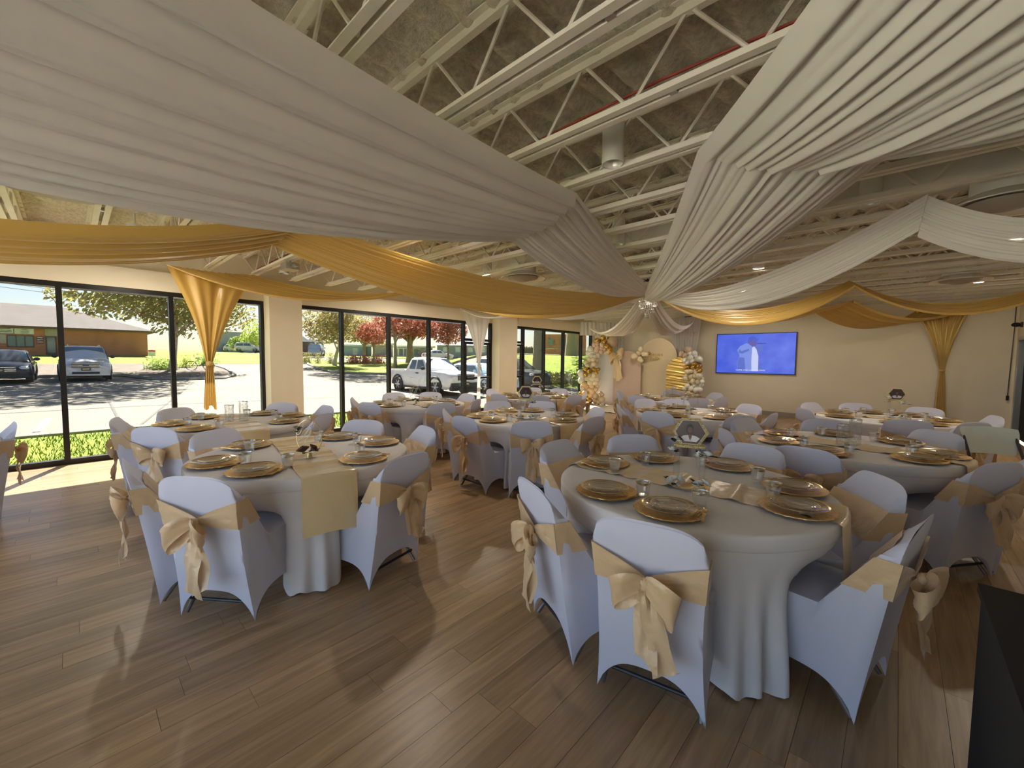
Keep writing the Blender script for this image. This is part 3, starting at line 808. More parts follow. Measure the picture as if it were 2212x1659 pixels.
def photo_stand(x, y, rz, label, scale, seed, big=False):
    t = thing('portrait_stand', label, 'centrepiece', (x, y, TZ+.006), rz)
    t.scale = (scale,)*3
    for s in (-1, 1):
        cx = s*.07
        obj('glass_column', MB().lathe([(.015, .235), (.0175, .235), (.0175, 0), (.001, 0)], 16, cx=cx), 'clear_plastic', t, smooth=40)
        obj('base_block', MB().box(cx-.026, cx+.026, -.026, .026, 0, .010), 'crystal', t)
        if s < 0: flower_cluster(t, (cx-.005, -.035, .275), .036, 'rose_white', 1, seed+5, 'leaf_dark', 4); flower_cluster(t, (cx-.025, -.02, .215), .030, 'rose_white', 1, seed+6, 'leaf_dark', 5)
        else: flower_cluster(t, (cx+.010, -.03, .205), .036, 'rose_white', 2, seed+7, 'leaf_dark', 6)
        flower_cluster(t, (cx+(.0 if s > 0 else .0), -.045, .036), .036, 'rose_white', 2, seed+11*s, 'leaf_dark', 6)
    def hexa(r, cz=.325): return [(r*1.10*cos(pi*k/3), cz+r*sin(pi*k/3)*1.06) for k in range(6)]
    fr = obj('frame', MB().prism(hexa(.090), -.007, .007, 'y'), 'glitter_gold', t)
    obj('frame_border', MB().prism(hexa(.0765), -.009, -.007, 'y'), 'photo_white', fr)
    obj('photo', MB().prism(hexa(.0735), -.0105, -.009, 'y'), 'photo_dark', fr)
    obj('frame_plinth', MB().box(-.085, .085, -.03, .03, .235, .25), 'glitter_gold', t)
    def ell(cx, cz, a, b, n=18): return [(cx+a*cos(2*pi*k/n), cz+b*sin(2*pi*k/n)) for k in range(n)]
    obj('printed_hair', MB().prism(ell(-.002, .342, .021, .034), -.0112, -.0105, 'y'), 'photo_hair', fr)
    obj('printed_jacket', MB().prism([(-.030, .270), (-.050, .292), (-.036, .304), (-.012, .308), (.012, .308), (.034, .303), (.052, .292), (.034, .270)], -.0117, -.0112, 'y'), 'photo_white', fr)
    obj('printed_neck', MB().prism([(-.011, .312), (.011, .312), (.008, .296), (0, .275), (-.008, .296)], -.0121, -.0117, 'y'), 'photo_skin', fr)
    obj('printed_face', MB().prism(ell(0, .339, .0135, .019), -.0125, -.0121, 'y'), 'photo_skin', fr)
    obj('mirror_plinth', MB().box(-.115, .115, -.075, .075, 0, .004), 'crystal', t)
# ---------------------------------------------------------------- the tables
D = radians
TABLES = {
 # name: (x, y, chair angles, runner angle, description, centre piece)
 'T1': (-.917, 2.561, [-78, -116, 176, 135, 83, 33, -9], 0, 'the round table with the big white-rose portrait', 'photo_big'),
 'T2': (-3.368, 1.237, [-51, -95, -157, 129, 83, 17], -10, 'the round table with the brown-rose pearl ring', 'ring_brown'),
 'T3': (-5.539, 1.281, [-108, -51, -157, 136, 91, 38], -4, 'the twin-vase table beside the gold window drape', 'vases'),
 'T4': (-3.522, 4.009, [-132, -89, -45, 156, 117, 57, 2], -5, 'the small-portrait table in mid hall', 'photo'),
 'T5': (-.30, 4.782, [-147, 157, 106, 55, -101, -39, -5], -14, 'the twin-vase table beside the bare plastic chair', 'vases'),
 'T6': (-5.80, 3.92, [-126, -77, 172, 133, 87, -15, 27], -5, 'the pearl-ring table facing the pickup', 'ring_sage'),
 'T7': (-5.38, 6.42, [-167, -90, 134, 97, -47, -3, 37], -5, 'the small-portrait table beside the glass doors', 'photo'),
 'T8': (-2.15, 6.10, [-93, -40, 153, 123, 58, -7, -142], -8, 'the pearl-ring table with white roses', 'ring_white'),
 'T9': (-3.27, 8.12, [110, 57, -14, -43, -101, -165, -143], -5, 'the twin-vase table before the arched backdrop', 'vases'),
 'T10': (-.09, 7.52, [151, -144, 111, 68, 17, -80, -46], -8, 'the small-portrait table near the gold corner drape', 'photo'),
 'T11': (-5.95, -1.42, [96, 32, 140, -20], 0, 'the table by the street window mullions', None),
}
NEAR = {'T1', 'T2', 'T3', 'T4', 'T5', 'T8', 'T10'}
rr = random.Random(11)
for key, (tx, ty, angs, ra, desc, cp) in TABLES.items():
    A = [D(a) for a in angs]
    hash_ = sum(map(ord, key)); top, sk = table_mesh(A, sum(map(ord, key)))
    t = thing('round_table', 'round banquet table in a white stretch cloth: '+desc[4:], 'table', (tx, ty, 0))
    obj('tabletop', MB().cyl((0, 0, TZ-.045), (0, 0, TZ-.004), TR-.02, n=48), 'fixture_white', t)
    obj('pedestal', MB().cyl((0, 0, 0), (0, 0, TZ-.045), .05, n=12), 'chair_frame', t)
    c_ = obj('tablecloth', top, 'table_white', t, smooth=50)
    obj('skirt', sk, 'table_white', c_, smooth='all')
    o = obj('table_runner', runner_mesh(D(ra), .335, .36, hash_+3), 'runner_satin', smooth=60); o.location = (tx, ty, 0)
    tag(o, 'champagne satin runner across '+desc, 'table runner')
    # chairs
    for i, a in enumerate(A):
        R = .665
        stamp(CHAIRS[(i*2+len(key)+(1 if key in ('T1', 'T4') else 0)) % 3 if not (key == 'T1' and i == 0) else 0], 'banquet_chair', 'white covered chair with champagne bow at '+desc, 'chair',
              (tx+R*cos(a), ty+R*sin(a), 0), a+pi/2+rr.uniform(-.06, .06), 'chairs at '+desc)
    # place settings
    if key == 'T11': continue
    g = ' on '+desc
    for i, a in enumerate(A):
        aa = a+rr.uniform(-.05, .05); px, py = tx+.585*cos(aa), ty+.585*sin(aa)
        z = TZ+.0055
        one('charger_plate', M_CHARGER, 'scalloped gold charger plate'+g, 'charger', (px, py, z), aa, 'chargers'+g)
        stamp(P_PLATE, 'dinner_plate', 'clear gold-rimmed dinner plate'+g, 'plate', (px+rr.uniform(-.008, .008), py+rr.uniform(-.008, .008), z), aa, 'dinner plates'+g)
        ca = aa+.28; cx, cy = tx+.45*cos(ca), ty+.45*sin(ca)
        stamp(P_CUP, 'tumbler', 'clear tumbler with silver rim'+g, 'cup', (cx, cy, TZ+.006), aa, 'tumblers'+g)
        if key in NEAR:
            # cutlery lies over the right side of the charger
            for q, (me, nm) in enumerate(((M_FORK, 'fork'), (M_SPOON, 'spoon'), (M_KNIFE, 'knife'))):
                off = .128+.014*q; tq = aa-pi/2+rr.uniform(-.1, .1)
                lx = px-off*sin(aa)*-1; ly = py-off*cos(aa)
                lx = px+off*cos(aa+pi/2); ly = py+off*sin(aa+pi/2)
                one(nm, me, 'gold '+nm+' beside the plate'+g, 'cutlery', (lx, ly, z+.0155), 0, nm+'s'+g, rot=(0, rr.uniform(-.1, .1), aa+pi/2+rr.uniform(-.25, .25)))
    tocam = atan2(-ty, -tx)
    if cp == 'vases':
        u = D(ra)+1.2
        cyl_vase(tx-.07*cos(u), ty-.07*sin(u), .19, .045, 'shorter mirror-flecked cylinder vase'+g, None)
        cyl_vase(tx+.07*cos(u), ty+.07*sin(u), .23, .045, 'taller mirror-flecked cylinder vase'+g, None)
    elif cp and cp.startswith('ring'):
        ring_piece(tx+.2 if key == 'T2' else tx, ty-.05, 'gold wire ring with pearls and roses'+g, {'brown': 'rose_brown', 'sage': 'rose_sage', 'white': 'rose_white'}[cp[5:]], hash_)
    elif cp == 'photo_big':
        photo_stand(-.877, 2.48, D(16), 'hexagon portrait on glass columns'+g, 1.0, hash_, True)
    elif cp == 'photo':
        photo_stand(*{'T4': (-3.41, 3.90), 'T7': (-5.30, 6.40), 'T10': (0.0, 7.60)}[key], D({'T4': 42, 'T7': 45, 'T10': 5}[key]), 'hexagon portrait on glass columns with roses'+g, 1.0, hash_)
# ---------------------------------------------------------------- plain white plastic folding chair
t = thing('folding_chair', 'bare white plastic folding chair without a cover', 'chair', (.80, 6.12, 0), radians(-165))
def pb(u, v):
    w = 2*u-1; z = lerp(.60, .85+.015*(1-w*w), v); return ((.215-.05*(1-v)**2)*w*(1 if v < .9 else .97), -.27-.10*v-.02*(1-w*w), z)
bk = MB().grid(15, 7, pb); bk.grid(15, 7, lambda u, v: (lambda p: (p[0], p[1]+.022, p[2]))(pb(u, v)), flip=True)
for row in (0, 1):
    pass
obj('backrest', bk, 'plastic_white', t, smooth=50)
obj('handle_slot', MB().box(-.05, .05, -.402, -.372, .775, .79), 'plastic_shadow', t)
obj('seat', MB().box(-.21, .21, -.16, .22, .43, .455), 'plastic_white', t)
for s in (-1, 1):
    obj('frame_tube', MB().tube([(s*.19, -.36, .80), (s*.19, -.05, .42), (s*.2, .22, .01)], .013, 8), 'chair_frame_dark', t, smooth=True)
    obj('leg', MB().tube([(s*.18, .12, .42), (s*.2, -.25, .01)], .013, 8), 'chair_frame_dark', t, smooth=True)
# ---------------------------------------------------------------- black covered table at the right
t = thing('black_table', 'matt black covered rectangular table by the right wall', 'table', (.235, .55, 0))
obj('tabletop', MB().box(0, 1.45, 0, 1.57, .73, .755), 'black_cloth', t)
obj('table_drop', MB().box(.01, 1.44, .01, 1.56, .0, .73), 'black_cloth', t)
# ---------------------------------------------------------------- ceiling drapery
HUB = Vector((-3.44, 7.33, 2.78))
def swag_mesh(a0, a1, b0, b1, sag0, sag1, seed, folds=9, amp=.022, cross=0.0, nu=64, nv=40, ra=1.0, rb=1.0, skew=0.0):
    """cloth strip from edge a0-a1 to edge b0-b1; sag0/sag1 = dip of each long edge; cross = dip across the width; ra, rb = pleat strength at the ends"""
    a0, a1, b0, b1 = map(Vector, (a0, a1, b0, b1)); r = random.Random(seed)
    ph = [r.random()*6.28 for _ in range(8)]; fr = [folds*r.uniform(.6, 1.5) for _ in range(5)]
    # uneven pleat spacing across the width
    ks = [r.uniform(.4, 1.6) for _ in range(folds+1)]; tot = sum(ks); cum = [0]
    for k in ks: cum.append(cum[-1]+k/tot)
    am = [r.uniform(.45, 1.35) for _ in ks]
    def pleat(u):
        for i in range(len(ks)):
            if u <= cum[i+1] or i == len(ks)-1:
                t = (u-cum[i])/(cum[i+1]-cum[i]); return am[i]*abs(sin(pi*t))**.7
    def fn(u, v):
        p = a0.lerp(a1, u).lerp(b0.lerp(b1, u), v)
        s = lerp(sag0, sag1, u)*4*v*(1-v)
        w = lerp(ra, rb, v)
        uu = min(1, max(0, u+.012*sin(v*7+ph[0])*sin(u*pi)))
        dz = -amp*w*pleat(uu)-amp*.22*w*abs(sin(fr[1]*1.7*u*pi+ph[1]+v*.5))
        c = cross*4*u*(1-u)
        return (p.x, p.y, p.z-s-c+dz)
    return MB().grid(max(nu, folds*12), nv, fn)
def gather_mesh(p0, p1, knot, kw, bottom, bw, sagtop, seed, axis, folds=8, amp=.03):
    """tied curtain: wide at p0-p1, gathered at the knot, flaring again to the bottom; axis = outward normal for the pleats"""
    p0, p1, knot, bottom = map(Vector, (p0, p1, knot, bottom)); axis = Vector(axis); r = random.Random(seed)
    along = (p1-p0).normalized(); ph = r.random()*6
    def up_(u, v):
        top = p0.lerp(p1, u); top.z -= sagtop*4*u*(1-u)
        bot = knot+along*((u-.5)*kw)
        e = v**.82 if abs(u-.5) > .25 else v
        p = top.lerp(bot, v)
        inward = .06*sin(pi*v)*(1 if u > .5 else -1)*abs(2*u-1)
        p -= along*inward
        pl = amp*sin(u*folds*2*pi+ph+1.5*sin(v*2))*lerp(.8, .45, v)+amp*.4*sin(u*folds*4.6*pi+ph*2)
        return tuple(p+axis*(pl+.035*sin(pi*min(1, v*1.1))))
    a = MB().grid(72, 30, up_)
    def lo(u, v):
        w = lerp(kw, bw, v**.7)
        p = knot.lerp(bottom, v)+along*((u-.5)*w)
        z = p.z+(.04*sin(u*9+ph) if v > .97 else 0)
        pl = amp*.9*sin(u*5*2*pi+ph)*lerp(.4, 1, v)
        q = p+axis*pl; return (q.x, q.y, z)
    b = MB().grid(40, 14, lo)
    k = MB().sphere(tuple(knot+axis*.01), kw*.62, 16, 10, 1, 1, .75).grid(20, 6, lambda u, v: tuple(knot+Vector((cos(2*pi*u)*kw*.60, sin(2*pi*u)*kw*.60, (v-.5)*kw*.55+.012*sin(4*pi*u)))), closeu=True)
    return a, b, k
def hubpt(ang, r=.12, z=HUB.z): return Vector((HUB.x+r*cos(ang), HUB.y+r*sin(ang), z))
def drape(label, m, inner, outer=None, tail=None, valance=None):
    t = thing('ceiling_drape', label, 'drape', (0, 0, 0))
    if inner: obj('inner_swag', inner, m, t, smooth='all', fix=False)
    if outer: obj('outer_swag', outer, m, t, smooth='all', fix=False)
    if valance: obj('valance', valance, m, t, smooth='all', fix=False)
    if tail:
        a, b, k = tail
        obj('tied_panel', a, m, t, smooth='all', fix=False); obj('tail', b, m, t, smooth='all', fix=False); obj('knot', k, m, t, smooth='all', fix=False)
    return t
def hub_edge(target, w=.10):
    d = Vector((target[0]-HUB.x, target[1]-HUB.y, 0)).normalized(); n = Vector((-d.y, d.x, 0))
    c = HUB+d*.06
    return c+n*w, c-n*w           # left, right as seen walking outwards
# white A : over the joist at Y=2.78, then on towards the front wall
hl, hr = hub_edge((-2.35, 2.78))
# walking outwards (to -Y) the right hand side is -X
drape('wide white ceiling swag crossing from the chandelier towards the street side', 'drape_white',
      swag_mesh(hl, hr, (-1.92, 2.78, 2.83), (-2.80, 2.80, 2.77), .05, .26, 1, 13, .055, .05, ra=.5, rb=.8),
      swag_mesh((-1.92, 2.78, 2.83), (-2.80, 2.80, 2.77), (-1.25, -3.1, 2.95), (-2.9, -3.1, 2.85), .17, .46, 2, 11, .085, .16, nu=90, nv=50, ra=.7, rb=1.2))
# white B : over the joist to the right of the viewer
hl, hr = hub_edge((-.4, 2.74))
drape('broad white ceiling swag rising over a joist towards the right wall', 'drape_white',
      swag_mesh(hl, hr, (.18, 2.76, 2.74), (-.985, 2.74, 2.84), .26, .10, 3, 13, .055, .16, ra=.6, rb=.5),
      swag_mesh((.62, 2.76, 2.78), (-.985, 2.74, 2.84), (1.74, 1.0, 2.80), (1.74, -1.1, 2.90), .42, .16, 4, 20, .060, .28, nu=90, nv=44, ra=.6, rb=1.2))
# white C : to the right wall
d = Vector((.09-HUB.x, 4.64-HUB.y, 0)).normalized(); n_ = Vector((-d.y, d.x, 0))
hl, hr = hub_edge((.09, 4.64))
drape('white ceiling swag tied at one joist and sweeping to the right wall', 'drape_white',
      swag_mesh(hl+Vector((0, 0, -.02)), hr, Vector((.06, 4.70, 2.58)), (.10, 4.60, 2.83), .46, .30, 5, 12, .04, .0, ra=.8, rb=.6),
      swag_mesh((.10, 4.62, 2.83), (.06, 4.72, 2.56), (1.74, 4.5, 2.80), (1.74, 5.1, 2.55), .34, .30, 6, 9, .03, .0, rb=.8))
# gold D : over the joist at Y=1.5, then along the windows to the front
hl, hr = hub_edge((-4.6, 1.5))
drape('long gold satin swag peaking on a joist above the pearl-ring table', 'drape_gold',
      swag_mesh(hl, hr, (-4.23, 1.51, 2.85), (-5.07, 1.51, 2.78), .27, .56, 7, 12, .065, .03, nu=80, ra=.8, rb=.7),
      swag_mesh((-4.23, 1.51, 2.85), (-5.07, 1.51, 2.78), (-4.8, -3.1, 2.88), (-6.0, -3.1, 2.80), .46, .46, 8, 9, .06, .05, nu=80, rb=1.1))
# gold E : from the window drape over a joist to the hub
hl, hr = hub_edge((-6.4, 4.5))
drape('gold satin swag ending in a tied drape on the street window', 'drape_gold',
      swag_mesh(hl, hr, (-6.35, 4.28, 2.80), (-6.35, 4.78, 2.86), .50, .28, 9, 12, .035, .02),
      swag_mesh((-6.35, 4.28, 2.80), (-6.35, 4.78, 2.86), (-7.82, 1.0, 2.84), (-7.82, 2.10, 2.86), .36, .20, 10, 12, .04, .02, ra=.8, rb=.5),
      gather_mesh((-7.86, 1.0, 2.84), (-7.86, 2.12, 2.86), (-8.02, 1.51, 1.40), .085, (-8.02, 1.50, .69), .17, .03, 11, (1, 0, 0), 2.2, .030))
# white F : tied on the window beside the glass doors
hl, hr = hub_edge((-6.3, 7.4))
drape('white swag ending in a tied drape beside the glass doors', 'drape_white',
      swag_mesh(hl, hr, (-6.4, 7.0, 2.66), (-6.4, 7.8, 2.80), .36, .24, 12, 9, .024, .02),
      swag_mesh((-6.4, 7.0, 2.66), (-6.4, 7.8, 2.80), (-8.08, 6.66, 2.80), (-8.08, 7.76, 2.78), .22, .16, 13, 8, .022, .02),
      gather_mesh((-8.06, 6.64, 2.80), (-8.06, 7.78, 2.78), (-8.0, 7.28, 1.33), .075, (-8.0, 7.26, .22), .14, .03, 14, (1, 0, 0), 2, .016))
# white G : to the back left corner
hl, hr = hub_edge((-6.9, 12.2))
drape('white swag gathered into the backdrop corner by the balloons', 'drape_white',
      swag_mesh(hl, hr, (-7.55, 11.75, 2.62), (-6.55, 12.55, 2.62), .42, .34, 15, 9, .045, .10),
      None, None,
      swag_mesh((-8.12, 12.05, 2.80), (-7.15, 13.25, 2.78), (-8.06, 12.15, 2.42), (-7.15, 13.2, 2.34), .0, .0, 16, 13, .0, .12, ra=0, rb=0))
def curtain(x0, y0, x1, y1, z0, z1, x0b, x1b, seed, folds=9, amp=.03):
    r = random.Random(seed); ph = r.random()*6
    d_ = Vector((x1-x0, y1-y0, 0)).normalized(); nrm = Vector((d_.y, -d_.x, 0))
    def fn(u, v):
        a = lerp(lerp(x0, x1, u), lerp(x0b, x1b, u), v); y = lerp(y0, y1, u)
        pl = amp*sin(u*folds*2*pi+ph)+amp*.4*sin(u*folds*4.7*pi)
        return (a+nrm.x*pl, y+nrm.y*pl, lerp(z0, z1, v))
    return MB().grid(90, 12, fn)
for q in bpy.data.objects:
    if q.name.startswith('valance'): q.data = withmat(curtain(-8.12, 12.05, -7.15, 13.22, 2.82, 2.36, -8.10, -7.12, 16, 11, .028), 'valance', 'drape_white', smooth='all', fix=False)
tg = thing('corner_curtain', 'sheer white curtain panel hanging in the balloon corner', 'curtain', (0, 0, 0))
obj('panel', curtain(-7.75, 13.28, -7.05, 13.28, 2.6, .02, -7.7, -7.1, 18, 7, .02), 'drape_white', tg, smooth='all', fix=False)
# white H : to the back wall by the backdrop
hl, hr = hub_edge((-4.9, 12.6))
drape('white swag falling to the valance beside the television', 'drape_white',
      swag_mesh(hl, hr, (-5.5, 12.75, 2.62), (-4.45, 12.75, 2.80), .40, .40, 19, 9, .05, .12))
tg = thing('back_curtain', 'white pleated valance and gathered curtain beside the television', 'curtain', (0, 0, 0))
obj('valance', curtain(-5.55, 13.0, -4.38, 13.0, 2.86, 2.40, -5.52, -4.42, 20, 15, .028), 'drape_white', tg, smooth='all', fix=False)
obj('panel', curtain(-5.35, 13.15, -4.45, 13.15, 2.5, .03, -5.1, -4.75, 21, 10, .022), 'drape_white', tg, smooth='all', fix=False)
# gold G3 : to the right wall
hl, hr = hub_edge((-.6, 8.4))
drape('gold satin swag sweeping high to the right wall', 'drape_gold',
      swag_mesh(hl, hr, (-.65, 8.62, 2.84), (-.55, 8.22, 2.70), .40, .58, 22, 10, .035, .0),
      swag_mesh((-.65, 8.62, 2.84), (-.55, 8.22, 2.70), (1.74, 9.4, 2.82), (1.74, 9.0, 2.68), .42, .46, 23, 10, .035, .0))
# gold G4 : to the tied drape on the television wall
hl, hr = hub_edge((-1.1, 11.4))
drape('gold swag ending in a tied metallic drape on the television wall', 'drape_gold',
      swag_mesh(hl, hr, (-1.45, 11.55, 2.66), (-.75, 11.2, 2.82), .36, .30, 24, 10, .035, .02),
      swag_mesh((-1.45, 11.55, 2.66), (-.75, 11.2, 2.82), (.22, 13.22, 2.70), (1.12, 13.2, 2.80), .36, .34, 25, 12, .04, .02),
      gather_mesh((.20, 13.2, 2.72), (1.12, 13.2, 2.80), (.71, 13.22, 1.36), .08, (.73, 13.24, .12), .22, .10, 26, (0, -1, 0), 9, .028))
for q in bpy.data.objects:
    if q.parent and q.parent.name.startswith('ceiling_drape') and q.parent.get('label', '').startswith('gold swag ending') and q.name.split('.')[0] in ('tied_panel', 'tail', 'knot'):
        q.data.materials.clear(); q.data.materials.append(MATS['drape_gold_metallic'])
# ---------------------------------------------------------------- chandelier at the hub
t = thing('chandelier', 'tiered crystal chandelier hanging where the ceiling drapes meet', 'chandelier', (HUB.x, HUB.y, 0))
obj('stem', MB().cyl((0, 0, 2.62), (0, 0, 3.2), .012, n=8), 'silver_rim', t)
obj('hub_ring', MB().tube([(.20*cos(2*pi*i/32), .20*sin(2*pi*i/32), 2.79) for i in range(32)], .012, 6, closed=True), 'fixture_white', t, smooth=True)
for R, z0, z1, n in ((.165, 2.70, 2.60, 30), (.16, 2.585, 2.49, 28), (.115, 2.475, 2.395, 20), (.05, 2.375, 2.30, 10)):
    tier = obj('tier_ring', MB().lathe([(R+.008, z0), (R+.008, z0-.014), (R-.008, z0-.014), (R-.008, z0)], 28), 'silver_rim', t)
    mb = MB()
    for k in range(n):
        a = 2*pi*k/n; x, y = R*cos(a), R*sin(a); h = (z0-z1)
        mb.lathe([(.001, z1), (.009, z1+.25*h), (.006, z1+.75*h), (.001, z0-.014)], 6, cx=x, cy=y)
        mb.sphere((x, y, z1-.006), .006, 6, 4)
    o = obj('crystal_fringe', mb, 'crystal', tier, fix=False); o['label'] = 'ring of hanging crystals'
l = bpy.data.lights.new('chandelier_lamp', 'POINT'); l.energy = .8; l.shadow_soft_size = .05; l.color = (1, .85, .65)
o = bpy.data.objects.new('chandelier_lamp', l); COL.objects.link(o); o.parent = t; o.location = (0, 0, 2.55)
t = thing('hub_greenery', 'dark leafy garland bunched above the chandelier', 'greenery', (HUB.x+.02, HUB.y+.05, 2.95))
rr = random.Random(5)
for k in range(70):
    mb = MB(); a = rr.random()*6.28; L_ = rr.uniform(.07, .13); e = rr.uniform(-.5, .9)
    leaf(mb, (rr.gauss(0, .07), rr.gauss(0, .07), rr.gauss(0, .07)), (cos(a), sin(a), e), L_, L_*.5)
    obj('leaf', mb, 'leaf_grey' if k % 3 else 'leaf_dark', t, fix=False)
obj('branch', MB().cyl((0, 0, -.15), (0, 0, .3), .01, n=6), 'leaf_dark', t)
# ---------------------------------------------------------------- television
t = thing('television', 'large flat television on the back wall showing a singer on blue', 'television', (-3.025, YB-.055, 1.74))
obj('bezel', MB().box(-1.005, 1.005, 0, .05, -.58, .58), 'black_alu', t)
def screen_material():
    m, n, p = newmat('tv_blue')
    tc = n.nodes.new('ShaderNodeTexCoord'); nz = n.nodes.new('ShaderNodeTexNoise'); nz.inputs['Scale'].default_value = 2.2; nz.inputs['Detail'].default_value = 5
    n.links.new(tc.outputs['Object'], nz.inputs['Vector'])
    cr = n.nodes.new('ShaderNodeValToRGB'); cr.color_ramp.elements[0].position = .3; cr.color_ramp.elements[0].color = (.040, .092, .72, 1)
    cr.color_ramp.elements[1].position = .75; cr.color_ramp.elements[1].color = (.12, .19, .86, 1)
    n.links.new(nz.outputs[0], cr.inputs[0]); n.links.new(cr.outputs[0], p.inputs['Emission Color'])
    setp(p, col=(0, 0, 0, 1), estr=TV_E, rough=.25)
TV_E = .58
screen_material()
for nm, c in (('tv_jacket', (.20, .29, .80)), ('tv_jacket_dark', (.10, .16, .62)), ('tv_shirt', (.60, .66, .98)), ('tv_skin', (.11, .10, .42)), ('tv_cap', (.05, .11, .66)), ('tv_dark', (.03, .05, .35)), ('tv_caption', (.80, .84, 1.0))):
    emit(nm, c, TV_E)
scr = obj('screen', MB().box(-.985, .985, -.004, .001, -.56, .56), 'tv_blue', t)
def shape(nm, poly, m, d): obj(nm, MB().prism(poly, -.004-d*.0008, -.0035-d*.0008, 'y'), m, scr)
shape('picture_jacket', [(-.40, -.50), (-.43, -.26), (-.37, -.05), (-.44, .10), (-.36, .22), (-.20, .30), (-.06, .26), (.02, .20), (.04, -.50)], 'tv_jacket', 1)
shape('picture_sleeve', [(.02, .20), (.12, .28), (.22, .20), (.21, .02), (.15, .06), (.13, -.2), (.25, -.48), (.03, -.50)], 'tv_jacket_dark', 1)
shape('picture_arm', [(-.40, .02), (-.30, .0), (-.12, .09), (-.14, .14), (-.33, .07), (-.38, .14)], 'tv_jacket_dark', 2)
shape('picture_lower', [(-.40, -.50), (-.42, -.26), (-.38, -.10), (-.24, -.12), (-.20, -.50)], 'tv_jacket_dark', 2)
shape('picture_shirt', [(-.045, -.50), (-.06, -.2), (-.05, .17), (.0, .20), (.06, .12), (.115, -.08), (.12, -.50)], 'tv_shirt', 2)
shape('picture_head', [(-.17, .30), (-.16, .38), (-.05, .40), (.06, .36), (.06, .28), (.02, .21), (-.05, .20), (-.12, .26)], 'tv_skin', 2)
shape('picture_cap', [(-.17, .36), (-.16, .46), (-.08, .50), (.02, .48), (.06, .42), (.12, .40), (.05, .37), (-.05, .385)], 'tv_cap', 3)
shape('picture_microphone', [(.05, .285), (.10, .30), (.30, .29), (.30, .275), (.10, .27)], 'tv_dark', 3)
o = obj('caption', text_mesh('caption_text', 'COME AND LAY IT DOWN', .062, 'tv_caption', .0005), None, scr); o.location = (-.08, -.0075, -.475); o.rotation_euler = (pi/2, 0, 0)
# ---------------------------------------------------------------- arched backdrop panels
mat('panel_white', (.80, .80, .84), .6); mat('panel_pink', (.56, .44, .36), .8, noise=.03); mat('panel_champagne', (.66, .56, .38), .7, noise=.03)
cloth('panel_gold', (.78, .58, .20), .28, translucent=.05, metal=.5)
def arch(cx, r, top, y, m, label, name='arch_panel', th=.03):
    zc = top-r; poly = [(-r, 0), (r, 0)]+[(r*cos(pi*k/28), zc+r*sin(pi*k/28)) for k in range(29)]
    t = thing(name, label, 'backdrop panel', (cx, y, 0))
    b = obj('panel_face', MB().prism(poly, 0, th, 'y'), m, t)
    obj('back_foot', MB().box(-.2, .2, th, th+.25, 0, .03), 'fixture_white', t)
    return t, b
arch(-7.49, .46, 2.03, 12.62, 'panel_white', 'tall glossy white arch panel half hidden by balloons')
tp, _ = arch(-6.53, .49, 1.83, 12.50, 'panel_pink', 'dusty pink arch panel wearing a champagne bow')
arch(-5.56, .60, 2.22, 12.66, 'panel_champagne', 'largest champagne arch panel with gold lettering')
t = thing('arch_panel', 'small arch panel wrapped in crinkled gold fabric', 'backdrop panel', (-4.75, 12.48, 0))
def crink(u, v):
    z = v*1.64; x = (u-.5)*.9
    if z > 1.19: x *= sqrt(max(0, 1-((z-1.19)/.452)**2))
    ang = (z-.5)*1.1
    return (x, .012*sin(42*(z*(1+.25*(1-u))-.25*(1-u)*1.2)+3*sin(u*3+z*4))+.010*sin(z*77+u*9), z)
obj('gold_wrap', MB().grid(24, 150, crink), 'panel_gold', t, smooth='all', fix=False); obj('backing', MB().box(-.42, .42, .03, .05, 0, 1.2), 'fixture_white', t)
# gold lettering on the champagne arch: one line of upright letters, one slanted script line
t = thing('gold_lettering', 'two lines of gold lettering mounted on the champagne arch', 'sign', (-5.62, 12.655, 1.62))
mat('letter_gold', (.85, .58, .16), .25, metal=.6)
rr = random.Random(2)
for k in range(7):
    x = -.17+k*.058; mb = MB().box(x, x+.012, -.012, 0, .045, .105)
    if k % 2 == 0: mb.box(x, x+.04, -.012, 0, .095, .105)
    if k % 3 == 0: mb.box(x, x+.036, -.012, 0, .045, .055)
    if k % 3 == 1: mb.box(x+.03, x+.042, -.012, 0, .045, .105)
    obj('letter', mb, 'letter_gold', t)
for k, (x0, z0, x1, z1) in enumerate([(-.20, -.13, -.16, .01), (-.16, .01, -.15, -.12), (-.15, -.12, -.09, -.03), (-.09, -.11, -.06, -.03), (-.06, -.11, .02, .02), (-.01, -.11, .07, .02), (.05, -.09, .10, -.02), (.10, -.02, .13, -.07)]):
    obj('script_stroke', MB().tube([(x0, -.01, z0), ((x0+x1)/2+.006, -.014, (z0+z1)/2), (x1, -.01, z1)], .007, 6), 'letter_gold', t, smooth=True)
# champagne bow on the pink panel
t = thing('backdrop_bow', 'large champagne satin bow tied on the pink arch panel', 'bow', (-6.83, 12.46, 1.66))
S = 2.3
for nm, mb in (('bow_loop', bow_loop(-1, .095, .06, .055, 3)), ('bow_loop', bow_loop(1, .105, -.035, .06, 9)), ('bow_tail', bow_tail(-1, .33, -.015, .05, 1)), ('bow_tail', bow_tail(1, .335, .045, .05, 5))):
    mb.v = [tuple(Vector(v)*S) for v in mb.v]; obj(nm, mb, 'runner_satin', t, smooth=60, fix=False)
obj('knot', MB().sphere((0, -.08, 0), .05, 12, 8), 'runner_satin', t, smooth='all')
